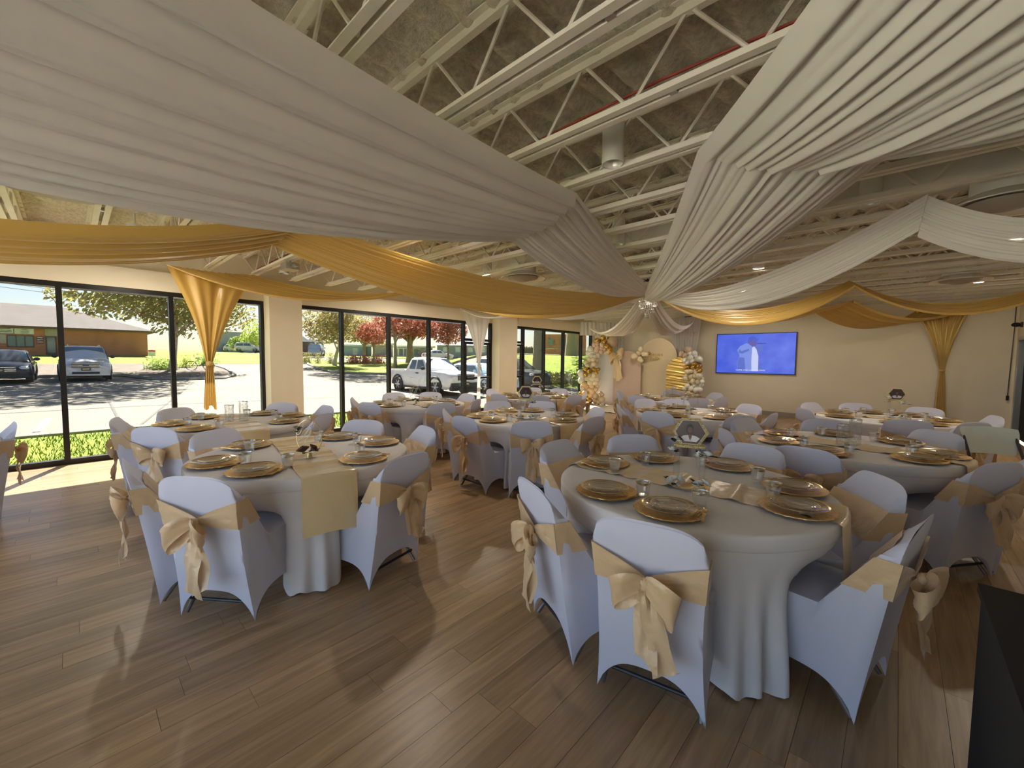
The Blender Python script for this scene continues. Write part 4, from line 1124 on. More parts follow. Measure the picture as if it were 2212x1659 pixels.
# ---------------------------------------------------------------- balloon garlands
mat('balloon_white', (.80, .79, .74), .30, noise=.02); mat('balloon_ivory', (.76, .68, .48), .30); mat('balloon_blush', (.72, .56, .44), .32)
mat('balloon_beige', (.62, .49, .34), .34); mat('balloon_peach', (.74, .56, .36), .32); mat('balloon_gold', (.66, .42, .10), .18, metal=.85)
def balloon_mesh(m):
    mb = MB().grid(18, 12, lambda u, v: (lambda a, r: (r*cos(2*pi*u), r*sin(2*pi*u), a))(-cos(pi*v)*1.06+(-.06 if v < .15 else 0), sin(pi*v)**(.93)*(1-.05*(1-v))), closeu=True)
    mb.cyl((0, 0, -1.2), (0, 0, -1.05), .10, .03, n=8)
    return withmat(mb, 'balloon', m, smooth='all')
BAL = {k: balloon_mesh('balloon_'+k) for k in ('white', 'ivory', 'blush', 'beige', 'peach', 'gold')}
def pixray(x, y):
    return fw+rt*((x-1106)/FPX)-up*((y-829.5)/FPX)
def balloons(Y, where, items, seed):
    r = random.Random(seed)
    for c, lst in items:
        for (cx, cy, rad) in lst:
            yy = Y+r.uniform(-.10, .12); d = pixray(1240+cx*.14467, 640+cy*.14467); k = yy/d.y
            p = Vector((0, 0, 1.5126))+d*k; R = rad*.14467/FPX*k
            p.z = max(p.z, R*1.2); p.x = max(p.x, XW+R+.12)
            one('balloon', BAL[c], {'white': 'white', 'ivory': 'ivory', 'blush': 'pale blush', 'beige': 'matt beige', 'peach': 'peach', 'gold': 'chrome gold'}[c]+' balloon in '+where, 'balloon',
                tuple(p), 0, c+' balloons in '+where, R, rot=(r.uniform(-1.2, 1.2), r.uniform(-1.2, 1.2), r.uniform(0, 6)))
balloons(12.2, 'the tall garland beside the window', [
 ('gold', [(345,660,38),(385,665,28),(432,615,38),(535,620,40),(455,675,42),(490,745,40),(540,800,45),(520,835,35),(165,1085,34),(180,1130,36),(245,1110,30),(295,1085,30),(365,1090,30),(290,1130,32),(335,1140,30),(215,1120,28),(170,1165,34),(320,1095,26),(95,1455,32),(205,1455,34),(220,1510,36),(260,1490,34),(240,1575,40),(235,1540,28)]),
 ('beige', [(572,680,78),(325,1490,42),(320,1560,48),(385,1520,40),(420,1545,48),(400,1450,32),(425,1470,28),(370,1590,36)]),
 ('blush', [(300,720,36),(350,710,36),(385,720,36),(420,725,38),(345,765,38),(415,770,38),(335,805,38),(405,825,38),(470,790,34),(480,835,34),(510,830,25)]),
 ('white', [(245,785,46),(225,850,52),(285,845,46),(270,890,40),(350,880,40),(310,900,34),(85,1140,48),(30,1185,48),(60,1260,50),(110,1230,46),(60,1370,50)]),
 ('ivory', [(235,940,44),(290,945,40),(330,960,40),(180,990,42),(240,1000,44),(300,1010,40),(335,1000,36),(260,1040,36),(200,1030,34),(340,930,30),(245,1185,46),(300,1180,40),(200,1220,46),(275,1240,48),(340,1240,42),(320,1290,44),(240,1290,44),(345,1350,32)]),
 ('peach', [(180,1355,44),(150,1310,40),(130,1340,38),(270,1340,42),(110,1400,42),(220,1410,50),(280,1420,50),(170,1450,50),(330,1390,34),(300,1460,40),(250,1480,40)])], 1)
balloons(12.3, 'the garland beside the gold arch', [
 ('beige', [(1710,800,56),(1610,850,40),(1655,880,36),(1590,880,24),(1660,1440,36),(1710,1450,36),(1770,1470,40),(1830,1480,36),(1870,1470,30)]),
 ('white', [(1730,860,42),(1800,850,40),(1810,890,38),(1740,920,44),(1870,940,48),(1690,930,38),(1660,960,46),(1700,990,36),(1820,960,40),(1760,970,36),(1740,1380,44),(1800,1330,40),(1850,1350,42),(1900,1320,38),(1820,1400,42),(1880,1390,40),(1690,1340,36),(1650,1380,34),(1915,1275,32)]),
 ('gold', [(1795,1010,34),(1870,1020,36),(1840,1045,36),(1775,1060,30),(1705,1060,36),(1665,1070,30),(1880,1110,38),(1840,1090,30),(1890,1040,28)]),
 ('ivory', [(1690,1130,36),(1735,1120,34),(1790,1120,36),(1830,1150,36),(1690,1190,44),(1745,1200,40),(1810,1190,42),(1870,1190,44),(1900,1240,40),(1660,1230,34),(1780,1270,44),(1850,1280,36),(1720,1280,34)])], 2)
balloons(12.42, 'the small cluster between the pink and champagne arches', [
 ('ivory', [(995,790,38),(975,845,44),(900,900,46),(980,930,38),(1045,865,40),(1080,870,36),(1000,960,34)]), ('gold', [(1122,852,24)])], 3)
for x, y0, z1, lb in ((-7.72, 12.40, 1.9, 'slim white pole behind the tall balloon garland'), (-4.25, 12.52, 1.7, 'slim white pole behind the gold-arch balloon garland')):
    t = thing('garland_pole', lb, 'pole', (x, y0, 0)); obj('pole', MB().cyl((0, 0, 0), (0, 0, z1), .015, n=8), 'fixture_white', t); obj('foot', MB().cyl((0, 0, 0), (0, 0, .02), .15, n=20), 'fixture_white', t)
t = thing('floor_flowers', 'white flowers with dark leaves lying below the tall balloon garland', 'flowers', (-6.95, 11.75, .03))
flower_cluster(t, (0, 0, .03), .06, 'rose_white', 4, 31, 'leaf_dark', 8)
cloth('stage_cloth', (.74, .66, .50), .4, translucent=.0)
tag(obj('floor_cloth', MB().grid(40, 40, lambda u, v: (lerp(-7.3, -5.6, u)+.03*sin(v*9), lerp(10.5, 12.3, v)+.03*sin(u*11), .006+(.02*abs(sin(u*22)) if v < .06 else .003*sin(u*17)*sin(v*13)+.004))), 'stage_cloth', smooth='all', fix=False),
    'pale satin cloth spread on the floor before the arches', 'floor cloth')
# ---------------------------------------------------------------- outside ground
def interp(tab, x):
    for (a, va), (b, vb) in zip(tab[:-1], tab[1:]):
        if x <= b: return lerp(va, vb, max(0, (x-a)/(b-a)))
    return tab[-1][1]
GT = [(8.4, -.16), (12, -.15), (28, .22), (33, .28), (46, .8), (60, 1.4), (80, 2.0), (140, 2.8)]
def gz(x, y):
    z = interp(GT, max(8.4, -x))
    z -= .016*max(0, min(11, y-1))*smoothstep(42, 24, -x)
    z += 1.9*smoothstep(19.6, 27.5, y)*smoothstep(-46, -26, x)
    return z
def inpoly(x, y, P):
    c = False; j = len(P)-1
    for i in range(len(P)):
        if (P[i][1] > y) != (P[j][1] > y) and x < (P[j][0]-P[i][0])*(y-P[i][1])/(P[j][1]-P[i][1])+P[i][0]: c = not c
        j = i
    return c
mulch = [(-33, -60), (-33, 2.2), (-31, 2.5), (-29.2, 3.0), (-28.5, 4.4), (-29.4, 6.2), (-33, 7.6), (-38, 8.2), (-46, 8.4), (-46, -60)]
lawn1 = [(-46, -60), (-46, 8.4), (-46, 13), (-60, 17), (-130, 40), (-130, -60)]
lawn2 = [(-130, 44), (-62, 22.5), (-44, 16.6), (-37, 15.0), (-34.2, 14.8), (-32, 15.8), (-30.8, 18), (-29.5, 24), (-27, 30), (-25, 60), (-130, 110)]
hill = [(-24.5, 19.7), (-8.6, 19.7), (8, 19.7), (8, 110), (-24, 110)]
strip = [(-12.1, -60), (-12.1, 6.8), (-8.75, 6.8), (-8.75, -60)]
strip2 = [(-11.2, 9.8), (-8.75, 9.8), (-8.75, 30), (-11.2, 30)]
road = [(-130, 30), (-64, 20), (-52, 21.2), (-48, 40), (-46, 110), (-56, 110), (-58, 40), (-66, 27), (-130, 40)]
def gmat(name, c1, c2, sc, rough=.9, bump=.3):
    m, n, p = newmat(name); ge = n.nodes.new('ShaderNodeNewGeometry'); t_ = n.nodes.new('ShaderNodeTexNoise'); t_.inputs['Scale'].default_value = sc; t_.inputs['Detail'].default_value = 6; t_.inputs['Roughness'].default_value = .7
    n.links.new(ge.outputs['Position'], t_.inputs['Vector']); cr = n.nodes.new('ShaderNodeValToRGB')
    cr.color_ramp.elements[0].position = .35; cr.color_ramp.elements[0].color = (*c1, 1); cr.color_ramp.elements[1].position = .65; cr.color_ramp.elements[1].color = (*c2, 1)
    n.links.new(t_.outputs[0], cr.inputs[0]); n.links.new(cr.outputs[0], p.inputs['Base Color']); setp(p, rough=rough, spec=.1)
    b = n.nodes.new('ShaderNodeBump'); b.inputs['Strength'].default_value = bump; b.inputs['Distance'].default_value = .1
    n.links.new(t_.outputs[0], b.inputs['Height']); n.links.new(b.outputs[0], p.inputs['Normal'])
EXL = 1.0
EXA = .62
gmat('concrete_lot', tuple(EXA*c for c in (.42, .375, .30)), tuple(EXA*c for c in (.48, .435, .355)), .5, bump=.05)
gmat('lawn_green', tuple(EXA*c for c in (.26, .38, .05)), tuple(EXA*c for c in (.46, .55, .09)), 1.1)
gmat('mulch_stone', tuple(EXA*c for c in (.22, .17, .13)), tuple(EXA*c for c in (.50, .43, .36)), 3.5, bump=.8)
EXV = 1.0
def ext_mat(name, col, rough=.7, k_=None, **k): return mat(name, tuple((k_ or EXV)*c for c in col), rough, **k)
mat('street_concrete', (.27, .25, .21), .9, noise=.06, nscale=1.0)
ext_mat('kerb', (.50, .47, .42), .9, EXA)
regs = {'parking_lot': MB(), 'lawn': MB(), 'mulch_bed': MB()}
xs = [-8.45-.45*i for i in range(95)]; x = xs[-1]
while x > -130: x -= 2.2; xs.append(x)
ys = []
y = -24.0
while y < 34: ys.append(y); y += .45
while y < 110: ys.append(y); y += 2.5
def region(cx, cy):
    if inpoly(cx, cy, strip) or inpoly(cx, cy, strip2): return 'lawn'
    if inpoly(cx, cy, mulch): return 'mulch_bed'
    if inpoly(cx, cy, road): return 'parking_lot'
    if inpoly(cx, cy, lawn1) or inpoly(cx, cy, lawn2) or inpoly(cx, cy, hill): return 'lawn'
    return 'parking_lot'
for i in range(len(xs)-1):
    for j in range(len(ys)-1):
        rg = region((xs[i]+xs[i+1])/2, (ys[j]+ys[j+1])/2)
        up_ = 0 if rg == 'parking_lot' else .07
        regs[rg].add([(a, b, gz(a, b)+up_) for a, b in ((xs[i], ys[j]), (xs[i], ys[j+1]), (xs[i+1], ys[j+1]), (xs[i+1], ys[j]))], [(0, 1, 2, 3)])
g0 = struct('parking_lot', regs['parking_lot'], 'concrete_lot', smooth='all')
struct('lawn', regs['lawn'], 'lawn_green', smooth='all'); struct('mulch_bed', regs['mulch_bed'], 'mulch_stone', smooth='all')
struct('street_ground', MB().box(-8.45, 60, -80, YF-.3, -.6, -.16).box(-130, -8.45, -80, -24, -.6, -.10), 'street_concrete')
def kerb(name, pts, w=.09):
    P = []
    for a, b in zip(pts[:-1], pts[1:]):
        n_ = max(1, int(hypot(b[0]-a[0], b[1]-a[1])/.8))
        for k in range(n_): P.append((lerp(a[0], b[0], k/n_), lerp(a[1], b[1], k/n_)))
    P.append(pts[-1])
    struct(name, MB().tube([(x_, y_, gz(x_, y_)+.05) for x_, y_ in P], w+.03, 6), 'kerb', smooth=True)
kerb('kerb', [(-33, -24), (-33, 2.2), (-31, 2.5), (-29.2, 3.0), (-28.5, 4.4), (-29.4, 6.2), (-33, 7.6), (-38, 8.2), (-46, 8.4)])
kerb('kerb', [(-62, 22.5), (-44, 16.6), (-37, 15.0), (-34.2, 14.8), (-32, 15.8), (-30.8, 18), (-29.5, 24), (-27, 30)])
kerb('kerb', [(-24.5, 33), (-24.5, 19.7), (-8.6, 19.7)]); kerb('kerb', [(-12.1, -24), (-12.1, 6.8), (-8.9, 6.8)], .06)
ext_mat('paint_line', (.85, .83, .78), .8, EXA*1.2)
for k, (x0, y0, x1, y1) in enumerate([(-13.2, -.55, -15.4, -.42), (-13.2, 10.4, -19.2, 10.4), (-13.2, 13.95, -19.2, 13.95), (-13.2, 16.7, -19.2, 16.7)]):
    struct('painted_line', MB().add([(x0, y0-.06, gz(x0, y0)+.012), (x1, y1-.06, gz(x1, y1)+.012), (x1, y1+.06, gz(x1, y1)+.012), (x0, y0+.06, gz(x0, y0)+.012)], [(0, 1, 2, 3)]), 'paint_line')
# concrete joints in the lot
ext_mat('joint_dark', (.16, .15, .13), .9, EXA)
for pts in ([(-12.5, .95), (-28, 4.6)], [(-12.4, .75), (-27.8, .9)], [(-14, 5.0), (-29, 9.0)], [(-17, -8), (-17, 9.5)], [(-22.5, -8), (-22.5, 14)]):
    (x0, y0), (x1, y1) = pts; n_ = 24; mb = MB(); dx, dy = x1-x0, y1-y0; L_ = hypot(dx, dy); nx, ny = -dy/L_*.03, dx/L_*.03
    mb.grid(2, n_, lambda u, v: (lambda X_, Y_: (X_, Y_, gz(X_, Y_)+.01))(lerp(x0, x1, v)+nx*(2*u-1), lerp(y0, y1, v)+ny*(2*u-1)))
    struct('pavement_joint', mb, 'joint_dark')
# tufts of grass along the window strip
mb = MB(); rr = random.Random(4)
for k in range(5200):
    x_ = rr.uniform(-11.9, -8.85); y_ = rr.uniform(-1.6, 6.6); z_ = gz(x_, y_)+.07; a = rr.random()*6.28; h = rr.uniform(.04, .11); lx, ly = rr.gauss(0, .03), rr.gauss(0, .03)
    mb.add([(x_-.008*cos(a), y_-.008*sin(a), z_), (x_+.008*cos(a), y_+.008*sin(a), z_), (x_+lx, y_+ly, z_+h)], [(0, 1, 2)])
o = tag(obj('grass_blades', mb, 'lawn_green', fix=False), 'short green grass growing along the window strip', 'grass'); o['kind'] = 'stuff'
# ---------------------------------------------------------------- trees
ext_mat('bark', (.30, .25, .21), .95, noise=.3, nscale=6, bump=.6, bscale=12); ext_mat('bark_pale', (.46, .40, .34), .95, noise=.25, nscale=6)
def leafmat(name, c1, c2):
    m, n, p = newmat(name); ge = n.nodes.new('ShaderNodeNewGeometry'); cr = n.nodes.new('ShaderNodeValToRGB')
    cr.color_ramp.elements[0].color = (*[EXL*q for q in c1], 1); cr.color_ramp.elements[1].color = (*[EXL*q for q in c2], 1)
    n.links.new(ge.outputs['Random Per Island'], cr.inputs[0]); n.links.new(cr.outputs[0], p.inputs['Base Color']); setp(p, rough=.6, spec=.2)
    outn = n.nodes['Material Output']; tr = n.nodes.new('ShaderNodeBsdfTranslucent'); n.links.new(cr.outputs[0], tr.inputs[0])
    mx = n.nodes.new('ShaderNodeMixShader'); mx.inputs[0].default_value = .4; n.links.new(p.outputs[0], mx.inputs[1]); n.links.new(tr.outputs[0], mx.inputs[2]); n.links.new(mx.outputs[0], outn.inputs[0])
leafmat('leaf_bronze', (.34, .26, .12), (.42, .46, .16)); leafmat('leaf_red', (.34, .08, .05), (.62, .30, .22)); leafmat('leaf_mixed', (.46, .30, .16), (.46, .50, .20))
leafmat('leaf_green', (.20, .30, .08), (.50, .60, .16)); leafmat('leaf_yellowgreen', (.42, .52, .12), (.72, .78, .24))
def tree(name, label, x, y, trunk_h, tr, crown, lm, n, leafsize, bark='bark', lean=(0, 0), seed=0, branches=7, group=None):
    """crown = list of (dx, dy, dz above ground, rx, ry, rz) blobs"""
    r = random.Random(seed); z0 = gz(x, y); t = thing(name, label, 'tree', (x, y, z0), 0, group)
    top = Vector((lean[0], lean[1], trunk_h))
    obj('trunk', MB().tube([(0, 0, -.1), (lean[0]*.15, lean[1]*.15, trunk_h*.25), (lean[0]*.5, lean[1]*.5, trunk_h*.6), tuple(top)], [tr*1.35, tr, tr*.85, tr*.65], 10), bark, t, smooth=True)
    for k in range(branches):
        b = crown[k % len(crown)]
        e = Vector((b[0]+r.uniform(-.6, .6)*b[3], b[1]+r.uniform(-.6, .6)*b[4], b[2]+r.uniform(-.5, .5)*b[5]))
        s = top*r.uniform(.6, 1.0); mid = s.lerp(e, .5)+Vector((0, 0, .25))
        obj('branch', MB().tube([tuple(s), tuple(mid), tuple(e)], [tr*.42, tr*.26, tr*.08], 6), bark, t, smooth=True)
    mb = MB(); tot = sum(b[3]*b[4]*b[5] for b in crown)
    for b in crown:
        for k in range(int(n*b[3]*b[4]*b[5]/tot)):
            while True:
                q = Vector((r.uniform(-1, 1), r.uniform(-1, 1), r.uniform(-1, 1)))
                if .2 < q.length < 1 and mnoise.noise(Vector((q.x*2.3+seed, q.y*2.3, q.z*2.3)))+.15 > -.1: break
            c = Vector((b[0]+q.x*b[3], b[1]+q.y*b[4], b[2]+q.z*b[5]))
            a = Vector((r.gauss(0, 1), r.gauss(0, 1), r.gauss(0, 1))).normalized(); s_ = a.orthogonal().normalized(); w = a.cross(s_)
            L_ = leafsize*r.uniform(.6, 1.3)
            mb.add([c-s_*L_, c+w*L_*.5, c+s_*L_, c-w*L_*.5], [(0, 1, 2, 3)])
    o = obj('foliage', mb, lm, t, fix=False); o['kind'] = 'stuff'; return t
tree('island_tree', 'bronze-green maple standing in the mulch island by the parked cars', -37.4, 4.9, 3.6, .20, [(0, 0, 5.4, 3.6, 4.2, 2.2), (1.2, -2.6, 4.8, 2.4, 3.4, 1.5), (.5, 1.0, 3.6, 2.0, 2.6, 1.3), (-.5, 2.8, 4.6, 2.5, 2.6, 1.8), (2.0, -1.5, 8.2, 4.0, 4.5, 2.2), (4.0, -1.0, 10.5, 4.0, 4.0, 1.8)], 'leaf_bronze', 15000, .17, 'bark_pale', (.3, .3), 3, 12)
def pol(az, R): return (-R*sin(radians(az)), R*cos(radians(az)))
x_, y_ = pol(66.4, 46)
tree('lawn_tree', 'round bronze tree with a leaning pale trunk on the lawn', x_, y_, 2.3, .19, [(-.2, -.3, 4.3, 2.2, 2.9, 2.1), (.3, -1.0, 3.4, 1.6, 2.0, 1.3), (0, .8, 5.0, 1.8, 2.2, 1.5), (2, 0, 8.2, 3, 3, 1.8), (4.5, .5, 10, 3, 3, 1.5)], 'leaf_mixed', 10000, .15, 'bark_pale', (.2, .5), 5, 9)
x_, y_ = pol(62.8, 56)
tree('copper_tree', 'copper and green tree beyond the lawn shrubs', x_, y_, 2.4, .20, [(0, 0, 4.2, 2.6, 3.6, 1.8), (0, 1.6, 3.0, 2.0, 2.2, .9), (0, -2.0, 4.2, 2.0, 2.6, 1.9)], 'leaf_mixed', 4200, .17, 'bark', (0, 0), 8, 8)
x_, y_ = pol(61.6, 50)
tree('copper_tree', 'red leaved maple left of the pickup cab', x_, y_, 2.2, .15, [(0, 0, 3.6, 1.8, 2.2, 1.3)], 'leaf_red', 2200, .15, 'bark', (0, 0), 9, 6)
x_, y_ = pol(57.0, 48)
tree('red_maple', 'stout red maple with a thick dark trunk above the pickup', x_, y_, 2.6, .42, [(0, 0, 4.6, 2.6, 3.4, 1.8), (0, -1.6, 3.7, 2.0, 2.0, 1.0), (0, 1.5, 3.9, 2.0, 2.2, 1.2)], 'leaf_red', 5200, .16, 'bark', (0, 0), 12, 10)
x_, y_ = pol(51.9, 46)
tree('red_maple', 'slim red maple behind the pickup hood', x_, y_, 1.9, .13, [(0, 0, 3.4, 1.9, 2.3, 1.7), (0, .4, 4.4, 1.5, 1.7, 1.0)], 'leaf_red', 3600, .15, 'bark', (0, 0), 14, 8)
x_, y_ = pol(58.9, 42)
tree('thin_tree', 'thin dark trunk with sparse red leaves on the lawn edge', x_, y_, 3.4, .16, [(0, 0, 4.8, 1.8, 2.2, 1.3)], 'leaf_red', 1600, .15, 'bark', (0, 0), 15, 5)
x_, y_ = pol(39.6, 30)
tree('big_tree', 'large tree with thick trunk on the grassy bank by the doors', x_, y_, 4.6, .33, [(0, 0, 6.2, 4.2, 4.2, 2.2), (2.8, 1.2, 4.6, 2.4, 2.4, 1.2), (-3.4, -1.0, 4.4, 2.2, 2.2, 1.3)], 'leaf_yellowgreen', 4200, .17, 'bark', (0, 0), 17, 10)
x_, y_ = pol(35.0, 36)
tree('big_tree', 'second thick-trunked tree higher on the grassy bank', x_, y_, 5.0, .45, [(0, 0, 6.4, 4.0, 4.0, 2.0), (2.5, 0, 4.6, 2.0, 2.0, 1.1)], 'leaf_yellowgreen', 3000, .18, 'bark', (0, 0), 19, 8)
x_, y_ = pol(74.9, 95)
tree('far_tree', 'pale green conifer far across the road', x_, y_, 1.5, .2, [(0, 0, 4.2, 1.9, 2.4, 2.8), (0, 0, 2.6, 2.4, 2.8, 1.5)], 'leaf_yellowgreen', 1500, .25, 'bark', (0, 0), 21, 4)
x_, y_ = pol(76.3, 100)
tree('far_tree', 'round dark bush-tree in front of the grey building', x_, y_, 1.0, .2, [(0, 0, 2.0, 1.7, 2.3, 1.5)], 'leaf_green', 1200, .25, 'bark', (0, 0), 22, 4)
def bush(az, R, r_, h, lm, label, seed, group=None, name='shrub'):
    x_, y_ = pol(az, R); r = random.Random(seed); t = thing(name, label, 'shrub', (x_, y_, gz(x_, y_)+.05), 0, group); mb = MB()
    for k in range(420):
        q = Vector((r.gauss(0, .5), r.gauss(0, .5), abs(r.gauss(0, .55)))); q = Vector((q.x*r_, q.y*r_, min(1, q.z)*h*.9))
        a = Vector((r.gauss(0, 1), r.gauss(0, 1), r.gauss(0, 1)+.6)).normalized(); s_ = a.orthogonal().normalized(); L_ = r_*.16
        mb.add([q-s_*L_*.4, q+a*L_*1.6, q+s_*L_*.4], [(0, 1, 2)])
    o = obj('foliage', mb, lm, t, fix=False); o['kind'] = 'stuff'
    obj('stem', MB().cyl((0, 0, -.1), (0, 0, h*.5), .04, n=6), 'bark', t)
for k, az in enumerate((64.1, 62.6, 61.1)): bush(az, 51, .75, 1.0, 'leaf_red', 'low copper shrub in a row along the road lawn', 30+k, 'copper shrubs along the road lawn')
for k, az in enumerate((69.8, 69.3, 68.3, 66.9)): bush(az, 50, .45, 1.2, 'leaf_bronze', 'small upright shrub in a row along the drive', 40+k, 'upright shrubs along the drive')
bush(83.4, 38.5, .8, .75, 'leaf_green', 'round ornamental grass clump in the mulch bed', 51); bush(81.4, 41, .6, 1.0, 'leaf_yellowgreen', 'young yellow-green shrub in the mulch bed', 52); bush(79.6, 44, .7, 1.0, 'leaf_green', 'leafy shrub beside the maple trunk', 53)
bush(39.8, 27.2, 1.0, .6, 'leaf_bronze', 'spreading brown shrub at the foot of the grassy bank', 54); bush(36.4, 26.5, 1.0, .6, 'leaf_bronze', 'low brown ground-cover below the bank tree', 55)
# ---------------------------------------------------------------- buildings
ext_mat('brick_red', (.52, .225, .135), .9, noise=.2, nscale=1.2); ext_mat('roof_shingle', (.44, .37, .33), .95, .35, noise=.18, nscale=1.5); ext_mat('trim_dark', (.13, .09, .075), .7)
ext_mat('sign_white', (.80, .82, .80), .6); ext_mat('sign_purple', (.22, .06, .12), .6); ext_mat('ext_glass', (.16, .22, .24), .1); ext_mat('stucco', (.48, .43, .38), .9); ext_mat('sign_ink', (.05, .08, .05), .7); ext_mat('ext_white', (.85, .85, .86), .6)
ext_mat('siding_grey', (.42, .44, .47), .8); ext_mat('siding_blue', (.40, .52, .62), .8); ext_mat('stone_mix', (.42, .38, .36), .95, noise=.5, nscale=2.5); ext_mat('wood_fence', (.20, .17, .15), .9); ext_mat('dark_wall', (.13, .11, .11), .9)
bx = -60.0
t = thing('brick_building', 'long low brick office building with brown shingle roof across the lot', 'building', (bx, 0, 0))
w_ = obj('wall', MB().box(-14, 0, -40, 5.8, 1.0, 4.1), 'brick_red', t)
obj('roof', MB().add([(.7, -40, 4.08), (.7, 6.6, 4.08), (-7, -.6, 6.75), (-7, -40, 6.75), (-14.6, 6.6, 4.08), (-14.6, -40, 4.08)], [(0, 1, 2, 3), (1, 4, 2), (4, 5, 3, 2)]), 'roof_shingle', t)
obj('eave_fascia', MB().box(.3, .72, -40, 6.6, 3.98, 4.16), 'trim_dark', t)
for (y0, y1, nm) in ((-3.94, -2.31, 'w'),):
    wn = obj('window', MB().box(0, .06, y0, y1, 2.18, 3.3), 'trim_dark', t)
    for k in range(3): obj('pane', MB().box(.05, .075, y0+.05+k*.53, y0+.50+k*.53, 2.27, 3.22), 'ext_glass', wn)
dn = obj('door', MB().box(0, .06, -1.59, -.88, 1.5, 3.27), 'trim_dark', t); obj('pane', MB().box(.05, .075, -1.50, -.97, 1.7, 3.17), 'ext_glass', dn)
obj('door_panel', MB().box(0, .05, -1.60, -.80, 3.30, 3.98), 'stucco', t); obj('render_panel', MB().box(0, .05, -7.5, -3.99, 2.5, 3.35), 'stucco', t)
sg = obj('sign', MB().box(.02, .10, -3.47, -2.28, 3.43, 3.92), 'sign_white', t); sg['label'] = 'pale sign board reading Miller Learning Center'
for q, (ln, zz) in enumerate((('Miller', 3.83), ('Learning', 3.68), ('Center', 3.53))):
    o = obj('sign_text', text_mesh('sign_text', ln, .155, 'sign_ink', .004), None, sg); o.location = (.11, -2.86, zz); o.rotation_euler = (pi/2, 0, pi/2)
sg = obj('sign', MB().box(.02, .10, -4.9, -3.53, 3.43, 3.92), 'sign_white', t)
for q in range(3): obj('sign_bar', MB().box(.10, .115, -4.75, -3.70+.05*q, 3.82-.14*q, 3.88-.14*q), 'sign_ink', sg)
sg = obj('sign', MB().box(.02, .08, -2.17, -1.72, 2.55, 3.22), 'sign_purple', t)
for q in range(3): obj('sign_bar', MB().box(.08, .095, -2.12, -1.77, 3.10-.21*q, 3.16-.21*q), 'sign_white', sg)
t = thing('yard_sign', 'white and red realty board by the brick building corner', 'sign', (-56, 5.72, gz(-56, 5.72))); obj('board', MB().box(-.03, .03, -.28, .28, .25, .85), 'sign_white', t); obj('board_top', MB().box(-.035, .035, -.28, .28, .7, .85), ext_mat('sign_red', (.6, .05, .07)), t); obj('post', MB().box(-.02, .02, -.03, .03, -.1, .9), 'sign_white', t)
def far_box(name, label, az0, az1, R, z0, z1, m, cat='building', group=None):
    """far building whose front faces the hall"""
    a = (az0+az1)/2; cx_, cy_ = pol(a, R); wd = R*radians(abs(az1-az0)); t = thing(name, label, cat, (cx_, cy_, 0), radians(a-90)+pi/2-pi/2, group)
    t.rotation_euler = (0, 0, radians(a))             # local -Y faces the viewer's hall
    obj('wall', MB().box(-wd/2, wd/2, 0, 3, z0-.8, z1), m, t); return t, wd
t, wd = far_box('grey_warehouse', 'grey ribbed metal building far across the road', 74.0, 79.5, 118, 2.6, 7.3, 'siding_grey')
for k in range(10): obj('rib', MB().box(-wd/2+k*wd/10, -wd/2+k*wd/10+.15, -.12, 0, 2.6, 7.3), 'siding_grey', t)
obj('shopfront', MB().box(-wd*.25, wd*.1, -.15, 0, 2.6, 4.4), 'ext_glass', t)
t, wd = far_box('porch_house', 'single-storey house with white gabled porch beyond the drive', 67.6, 73.0, 76, 2.2, 4.3, 'dark_wall')
obj('roof', MB().add([(-wd/2-.4, -.6, 4.2), (wd/2+.4, -.6, 4.2), (wd/2-.8, 4, 6.6), (-wd/2+.8, 4, 6.6)], [(0, 1, 2, 3)]).prism([(-2.4, 4.3), (1.2, 4.3), (-.6, 5.7)], -1.6, 2.5, 'y'), 'siding_grey', t)
obj('porch_beam', MB().box(-2.6, 3.4, -1.8, -1.3, 4.0, 4.4), 'ext_white', t); obj('gable_trim', MB().prism([(-2.4, 4.35), (1.2, 4.35), (-.6, 5.75), (-.6, 5.45), (.5, 4.55), (-1.7, 4.55), (-.6, 5.45), (-.6, 5.75)], -1.7, -1.58, 'y'), 'ext_white', t)
for px in (-2.3, 2.2): obj('porch_post', MB().box(px, px+.3, -1.7, -1.4, 1.6, 4.0), 'ext_white', t)
wn = obj('window', MB().box(-2.0, -.3, -.1, 0, 2.3, 3.9), 'ext_white', t)
for k in range(2): obj('pane', MB().box(-1.85+k*.8, -1.25+k*.8, -.14, -.1, 2.45, 3.75), 'ext_glass', wn)
t, wd = far_box('blue_building', 'pale blue rendered wall of a clinic beyond the lawn', 61.9, 65.6, 82, 2.0, 3.6, 'siding_blue')
obj('roof', MB().box(-wd/2-.5, wd/2+.5, -.8, 3, 3.6, 3.9), 'ext_white', t); obj('door', MB().box(-.6, .2, -.08, 0, 2.0, 3.3), 'ext_white', t); obj('downpipe', MB().box(1.6, 1.9, -.12, 0, 2.0, 3.6), 'leaf_green', t)
t, wd = far_box('stone_building', 'stone-faced building with flat white roof edge', 59.2, 61.7, 79, 2.0, 3.95, 'stone_mix')
obj('roof', MB().box(-wd/2-.5, wd/2+.5, -.8, 3, 3.95, 4.2), 'ext_white', t)
t, wd = far_box('glass_shop', 'low shop with glazed doors behind the pickup', 54.0, 58.9, 86, 1.8, 3.7, 'stone_mix')
obj('roof', MB().box(-wd/2-.5, wd/2+.5, -.8, 3, 3.7, 4.0), 'ext_white', t); wn = obj('window', MB().box(-wd/2+.6, .6, -.1, 0, 1.9, 3.5), 'ext_white', t)
for k in range(4): obj('pane', MB().box(-wd/2+.75+k*.95, -wd/2+1.5+k*.95, -.14, -.1, 2.0, 3.4), 'ext_glass', wn)
